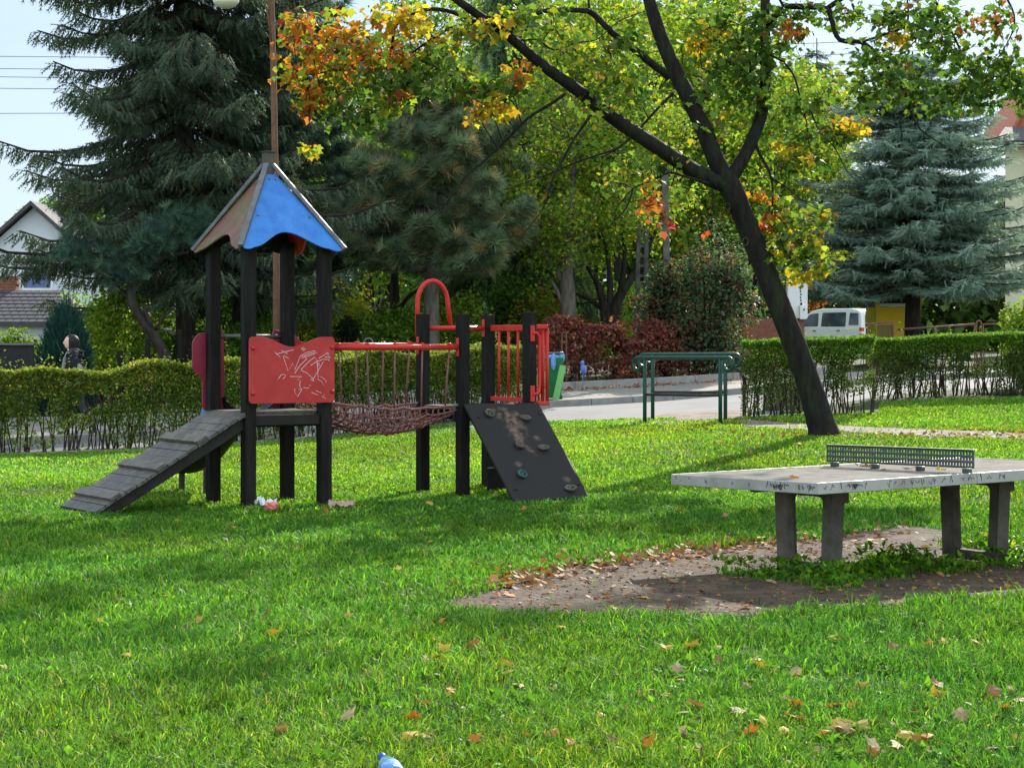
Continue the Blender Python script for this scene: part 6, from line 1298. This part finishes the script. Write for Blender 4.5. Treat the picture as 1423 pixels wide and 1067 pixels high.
def crumple(name, c, sz, mat, label, cat, seed, extra=None):
    b = MB(); n_ = 14; r = random.Random(seed); vs = []
    for j in range(n_+1):
        for i in range(n_+1):
            u_, v_ = i/n_-.5, j/n_-.5; q = Vector((u_*5+seed, v_*5, seed*.3)); zz = (mnoise.noise(q)*.6+mnoise.noise(q*2.3)*.4)
            vs.append(c+Vector((u_*sz[0]*(1+.2*mnoise.noise(q*1.3)), v_*sz[1], sz[2]*(.5+zz)+.03)))
    b.add(vs, [(j*(n_+1)+i, j*(n_+1)+i+1, (j+1)*(n_+1)+i+1, (j+1)*(n_+1)+i) for j in range(n_) for i in range(n_)])
    o = b.build(name, mat, None); md = o.modifiers.new('solid', 'SOLIDIFY'); md.thickness = .002; return tag(o, label, cat)
c = at(370, 712); w1 = crumple('crumpled_wrapper', c, (.20,.16,.13), 'foil', 'crumpled silver and red wrapper beside the front tower post', 'wrapper', 3)
b = MB(); b.ell(c+Vector((.06,-.05,.06)), (.07,.05,.05), 12, 8, lambda d: d*(1+.5*mnoise.noise(d*3.3))); b.build('red_side', 'wrapred', w1); 
for ch in w1.children: ch.matrix_parent_inverse = Matrix.Identity(4)
crumple('crumpled_paper', at(475, 710), (.24,.12,.09), 'paper', 'crumpled brownish paper lying right of the tower posts', 'paper', 9)
# ------------------------------------------------------------------ fallen leaves
def leafproto(T, cup, col, mi):
    Tv, Tf = T; v = Tv.copy(); v[:, 1] -= .4; v[:, 2] = cup*(v[:, 0]**2*1.1+(v[:, 1])**2*.7)+.08*np.sin(v[:, 0]*7+mi)*abs(cup)
    me = bpy.data.meshes.new('fallen_leaf'); me.from_pydata([tuple(q) for q in v], [], [tuple(int(i) for i in f) for f in Tf]); a = me.color_attributes.new('Col', 'FLOAT_COLOR', 'POINT')
    cc = np.ones((len(v), 4)); cc[:, :3] = np.array(col)*(.8+.4*rng.random((len(v), 1))); a.data.foreach_set('color', cc.astype(np.float32).ravel()); me.materials.append(M['dryleaf'])
    o = bpy.data.objects.new('fallen_leaf', me); return o
T_OV = (np.array([[0,0,0],[.30,.2,0],[.40,.5,0],[.26,.82,0],[0,1.08,0],[-.26,.82,0],[-.40,.5,0],[-.30,.2,0],[0,.5,-.04]]), np.array([[i, (i+1) % 8, 8] for i in range(8)]))
KINDS = {'yellow': [(.48,.33,.03),(.55,.36,.05),(.42,.32,.06)], 'orange': [(.42,.17,.03),(.48,.2,.04)], 'brown': [(.24,.12,.055),(.30,.17,.08),(.18,.085,.04)], 'pale tan': [(.34,.24,.13),(.38,.29,.17)]}
protos = {}
for k, cs_ in KINDS.items(): protos[k] = [leafproto(T, cup, c, i) for i, c in enumerate(cs_) for T, cup in ((T_MAPLE, .28), (T_OV, -.5), (T_MAPLE, -.35))]
LP = []
def leafspot(x, y, where, kinds):
    LP.append((x, y, where, random.choices(list(kinds), list(kinds.values()))[0]))
r = random.Random(5)
def addpx(n, fx_, fy_, where, kinds):
    k = 0
    while k < n:
        a, b_ = fx_(), fy_(); g0 = at(a, b_); d_ = bool(inpoly(np.array([g0.x]), np.array([g0.y]), DP)[0])
        if d_ != (where == 'soil'): continue
        leafspot(g0.x, g0.y, where, kinds); k += 1
GK = {'yellow': 5, 'orange': 2.2, 'brown': 3, 'pale tan': 1.6}
addpx(118, lambda: 560+r.random()**.75*863, lambda: 868+195*r.random()**.8, 'grass', GK)
addpx(26, lambda: r.random()*620, lambda: 800+260*r.random(), 'grass', GK)
addpx(34, lambda: 300+r.random()*1000, lambda: 610+180*r.random(), 'grass', {'yellow': 2, 'orange': 3, 'brown': 3})
SK = {'brown': 5, 'orange': 2, 'pale tan': 2.5, 'yellow': .8}
addpx(60, lambda: 640+r.random()*783, lambda: 735+125*r.random(), 'soil', SK)
# windrow of brown leaves along the back edge of the bare soil
for i in range(56):
    t_ = r.random(); a = np.interp(t_, [0,.25,.45,.7,1], [690,760,860,1000,1250]); b_ = np.interp(t_, [0,.25,.45,.7,1], [818,800,782,766,738]); g0 = at(a+r.gauss(0,14), b_+r.gauss(0,6)); leafspot(g0.x, g0.y, 'soil edge', {'brown': 6, 'orange': 1.5, 'pale tan': 1})
used_ = set()
LB_ = {('grass','yellow'): 'yellow fallen leaf lying in the lawn grass', ('grass','orange'): 'orange fallen leaf lying in the lawn grass', ('grass','brown'): 'dry brown fallen leaf lying in the lawn grass', ('grass','pale tan'): 'pale tan fallen leaf lying in the lawn grass'}
for x, y, where, kind in LP:
    p = r.choice(protos[kind]); o = p if id(p) not in used_ else p.copy(); used_.add(id(p)); COL.objects.link(o)
    s_ = r.uniform(.042, .08)*(1 if where == 'grass' else .95)*(1+.25*min(1, max(0, (y-14)/10))); o.scale = (s_, s_, s_*r.uniform(.7,1.5))
    o.location = (x, y, tzf(x, y)+(r.uniform(.03,.065) if where == 'grass' else r.uniform(.014,.03))); o.rotation_euler = (r.gauss(.15 if where == 'grass' else 0,.45 if where == 'grass' else .25), r.gauss(0,.4 if where == 'grass' else .25), r.random()*6.28)
    lb = LB_.get((where, kind)) or (f'{kind} fallen leaf lying on the bare soil' if where == 'soil' else f'{kind} fallen leaf in the drift along the back edge of the bare soil')
    tag(o, lb, 'leaf', {'grass': f'{kind} leaves in the lawn grass', 'soil': f'{kind} leaves on the bare soil', 'soil edge': f'{kind} leaves drifted at the soil edge'}[where])
for a, w_, k, lb in ((.33,.62,'orange','curled orange leaf lying on the near half of the ping pong table'),(1.36,1.02,'pale tan','pale curled leaf before the middle of the table net'),(1.33,.80,'brown','brown leaf touching the foot of the table net'),(1.37,.58,'orange','orange leaf lying by the near part of the table net'),(1.41,.30,'yellow','small yellow leaf beside the near net foot'),(1.40,1.15,'brown','brown leaf below the far part of the table net')):
    o = r.choice(protos[k][:2]).copy(); COL.objects.link(o); o.location = tp(a, w_, .014); s_ = .075; o.scale = (s_, s_, s_*1.4); o.rotation_euler = (r.gauss(0,.2), r.gauss(0,.2), r.random()*6); tag(o, lb, 'leaf', 'leaves on the ping pong table')
# many more small bits of leaf litter
n = 3600; a = rng.random(n); xx = np.where(a < .7, rng.uniform(-1.3, 4.2, n), rng.uniform(-2.2, 3.2, n)); yy = np.where(a < .7, rng.uniform(11.6, 16.8, n), 6.8+7*rng.random(n)); 
ind = inpoly(xx, yy, DP); k = np.where(a < .7, ind, (rng.random(n) < .35+.5*(xx > -.2)) & ~ind); xx, yy, ind = xx[k], yy[k], ind[k]
px2 = np.concatenate([rng.uniform(2.7, 7.2, 260), xx]); 
pos = np.stack([xx, yy, tz(xx, yy)+np.where(ind, .016, .022)], 1)
pal = [(4,(.20,.10,.045)),(2,(.32,.14,.035)),(1.2,(.36,.25,.05)),(.8,(.28,.2,.11))]
q1_ = leaves(pos, T_OV, .033, pal, 0, .3, asp=.9)
xx = rng.uniform(2.9, 7.4, 500); yy = np.interp(xx, [2.9,4.1,5.6,7.4], [28.4,27.3,27.2,27.0])+.35*rng.standard_normal(500)
q2_ = leaves(np.stack([xx, yy, tz(xx, yy)+.02], 1), T_OV, .06, pal, 0, .3, asp=.9)
qa = K0+KN*3.3; t_ = rng.uniform(-6, 8, 700); o_ = 2.6+.75*rng.random(700)**.6; xx = K0.x+KD.x*t_+KN.x*o_; yy = K0.y+KD.y*t_+KN.y*o_
q3_ = leaves(np.stack([xx, yy, tz(xx, yy)+.135], 1), T_OV, .075, [(3,(.24,.08,.05)),(2,(.32,.16,.09)),(1,(.4,.27,.14))], 0, .35, asp=.9)
t_ = rng.random(700); a_ = np.interp(t_, [0,.25,.45,.7,1], [690,760,860,1000,1250])+rng.standard_normal(700)*22; b_ = np.interp(t_, [0,.25,.45,.7,1], [816,799,781,765,738])+rng.standard_normal(700)*5; gg = np.array([tuple(at(p_, q_)) for p_, q_ in zip(a_, b_)])
q4_ = leaves(gg+np.array([0,0,.02])+np.abs(rng.standard_normal((700,3)))*np.array([0,0,.012]), T_OV, .055, [(4,(.22,.10,.045)),(2,(.30,.16,.08)),(1,(.38,.18,.05))], 0, .5, asp=.9)
V, Fc, C = merge([q1_, q2_, q3_, q4_]); o = npmesh('leaf_litter', V, Fc, 'dryleaf', None, C); tag(o, 'small dry leaf litter strewn over grass, soil and pavement edge', 'leaf litter', kind='stuff')
# small stones and crumbs of earth on the bare soil
n = 2600; xx = rng.uniform(-1.3, 4.2, n); yy = rng.uniform(11.6, 16.8, n); k = inpoly(xx, yy, DP); xx, yy = xx[k], yy[k]; n = len(xx)
T_ST = (np.array([[1,0,0],[-.6,.8,0],[-.5,-.9,0],[.1,.1,.8],[0,0,-.6]]), np.array([[0,1,3],[1,2,3],[2,0,3],[1,0,4],[2,1,4],[0,2,4]]))
V, Fc = scatter(T_ST, np.stack([xx, yy, tz(xx, yy)+.012], 1), rot_ypr(rng.random(n)*6.28, .3*rng.standard_normal(n), .3*rng.standard_normal(n)), .004+.012*rng.random(n)**4)
o = npmesh('soil_crumbs', V, Fc, 'dryleaf', None, np.repeat(pick([(3,(.10,.075,.05)),(1,(.22,.19,.15)),(1,(.06,.045,.03))], n), 5, 0)); tag(o, 'small stones and crumbs of earth on the bare soil', 'stones', kind='stuff')
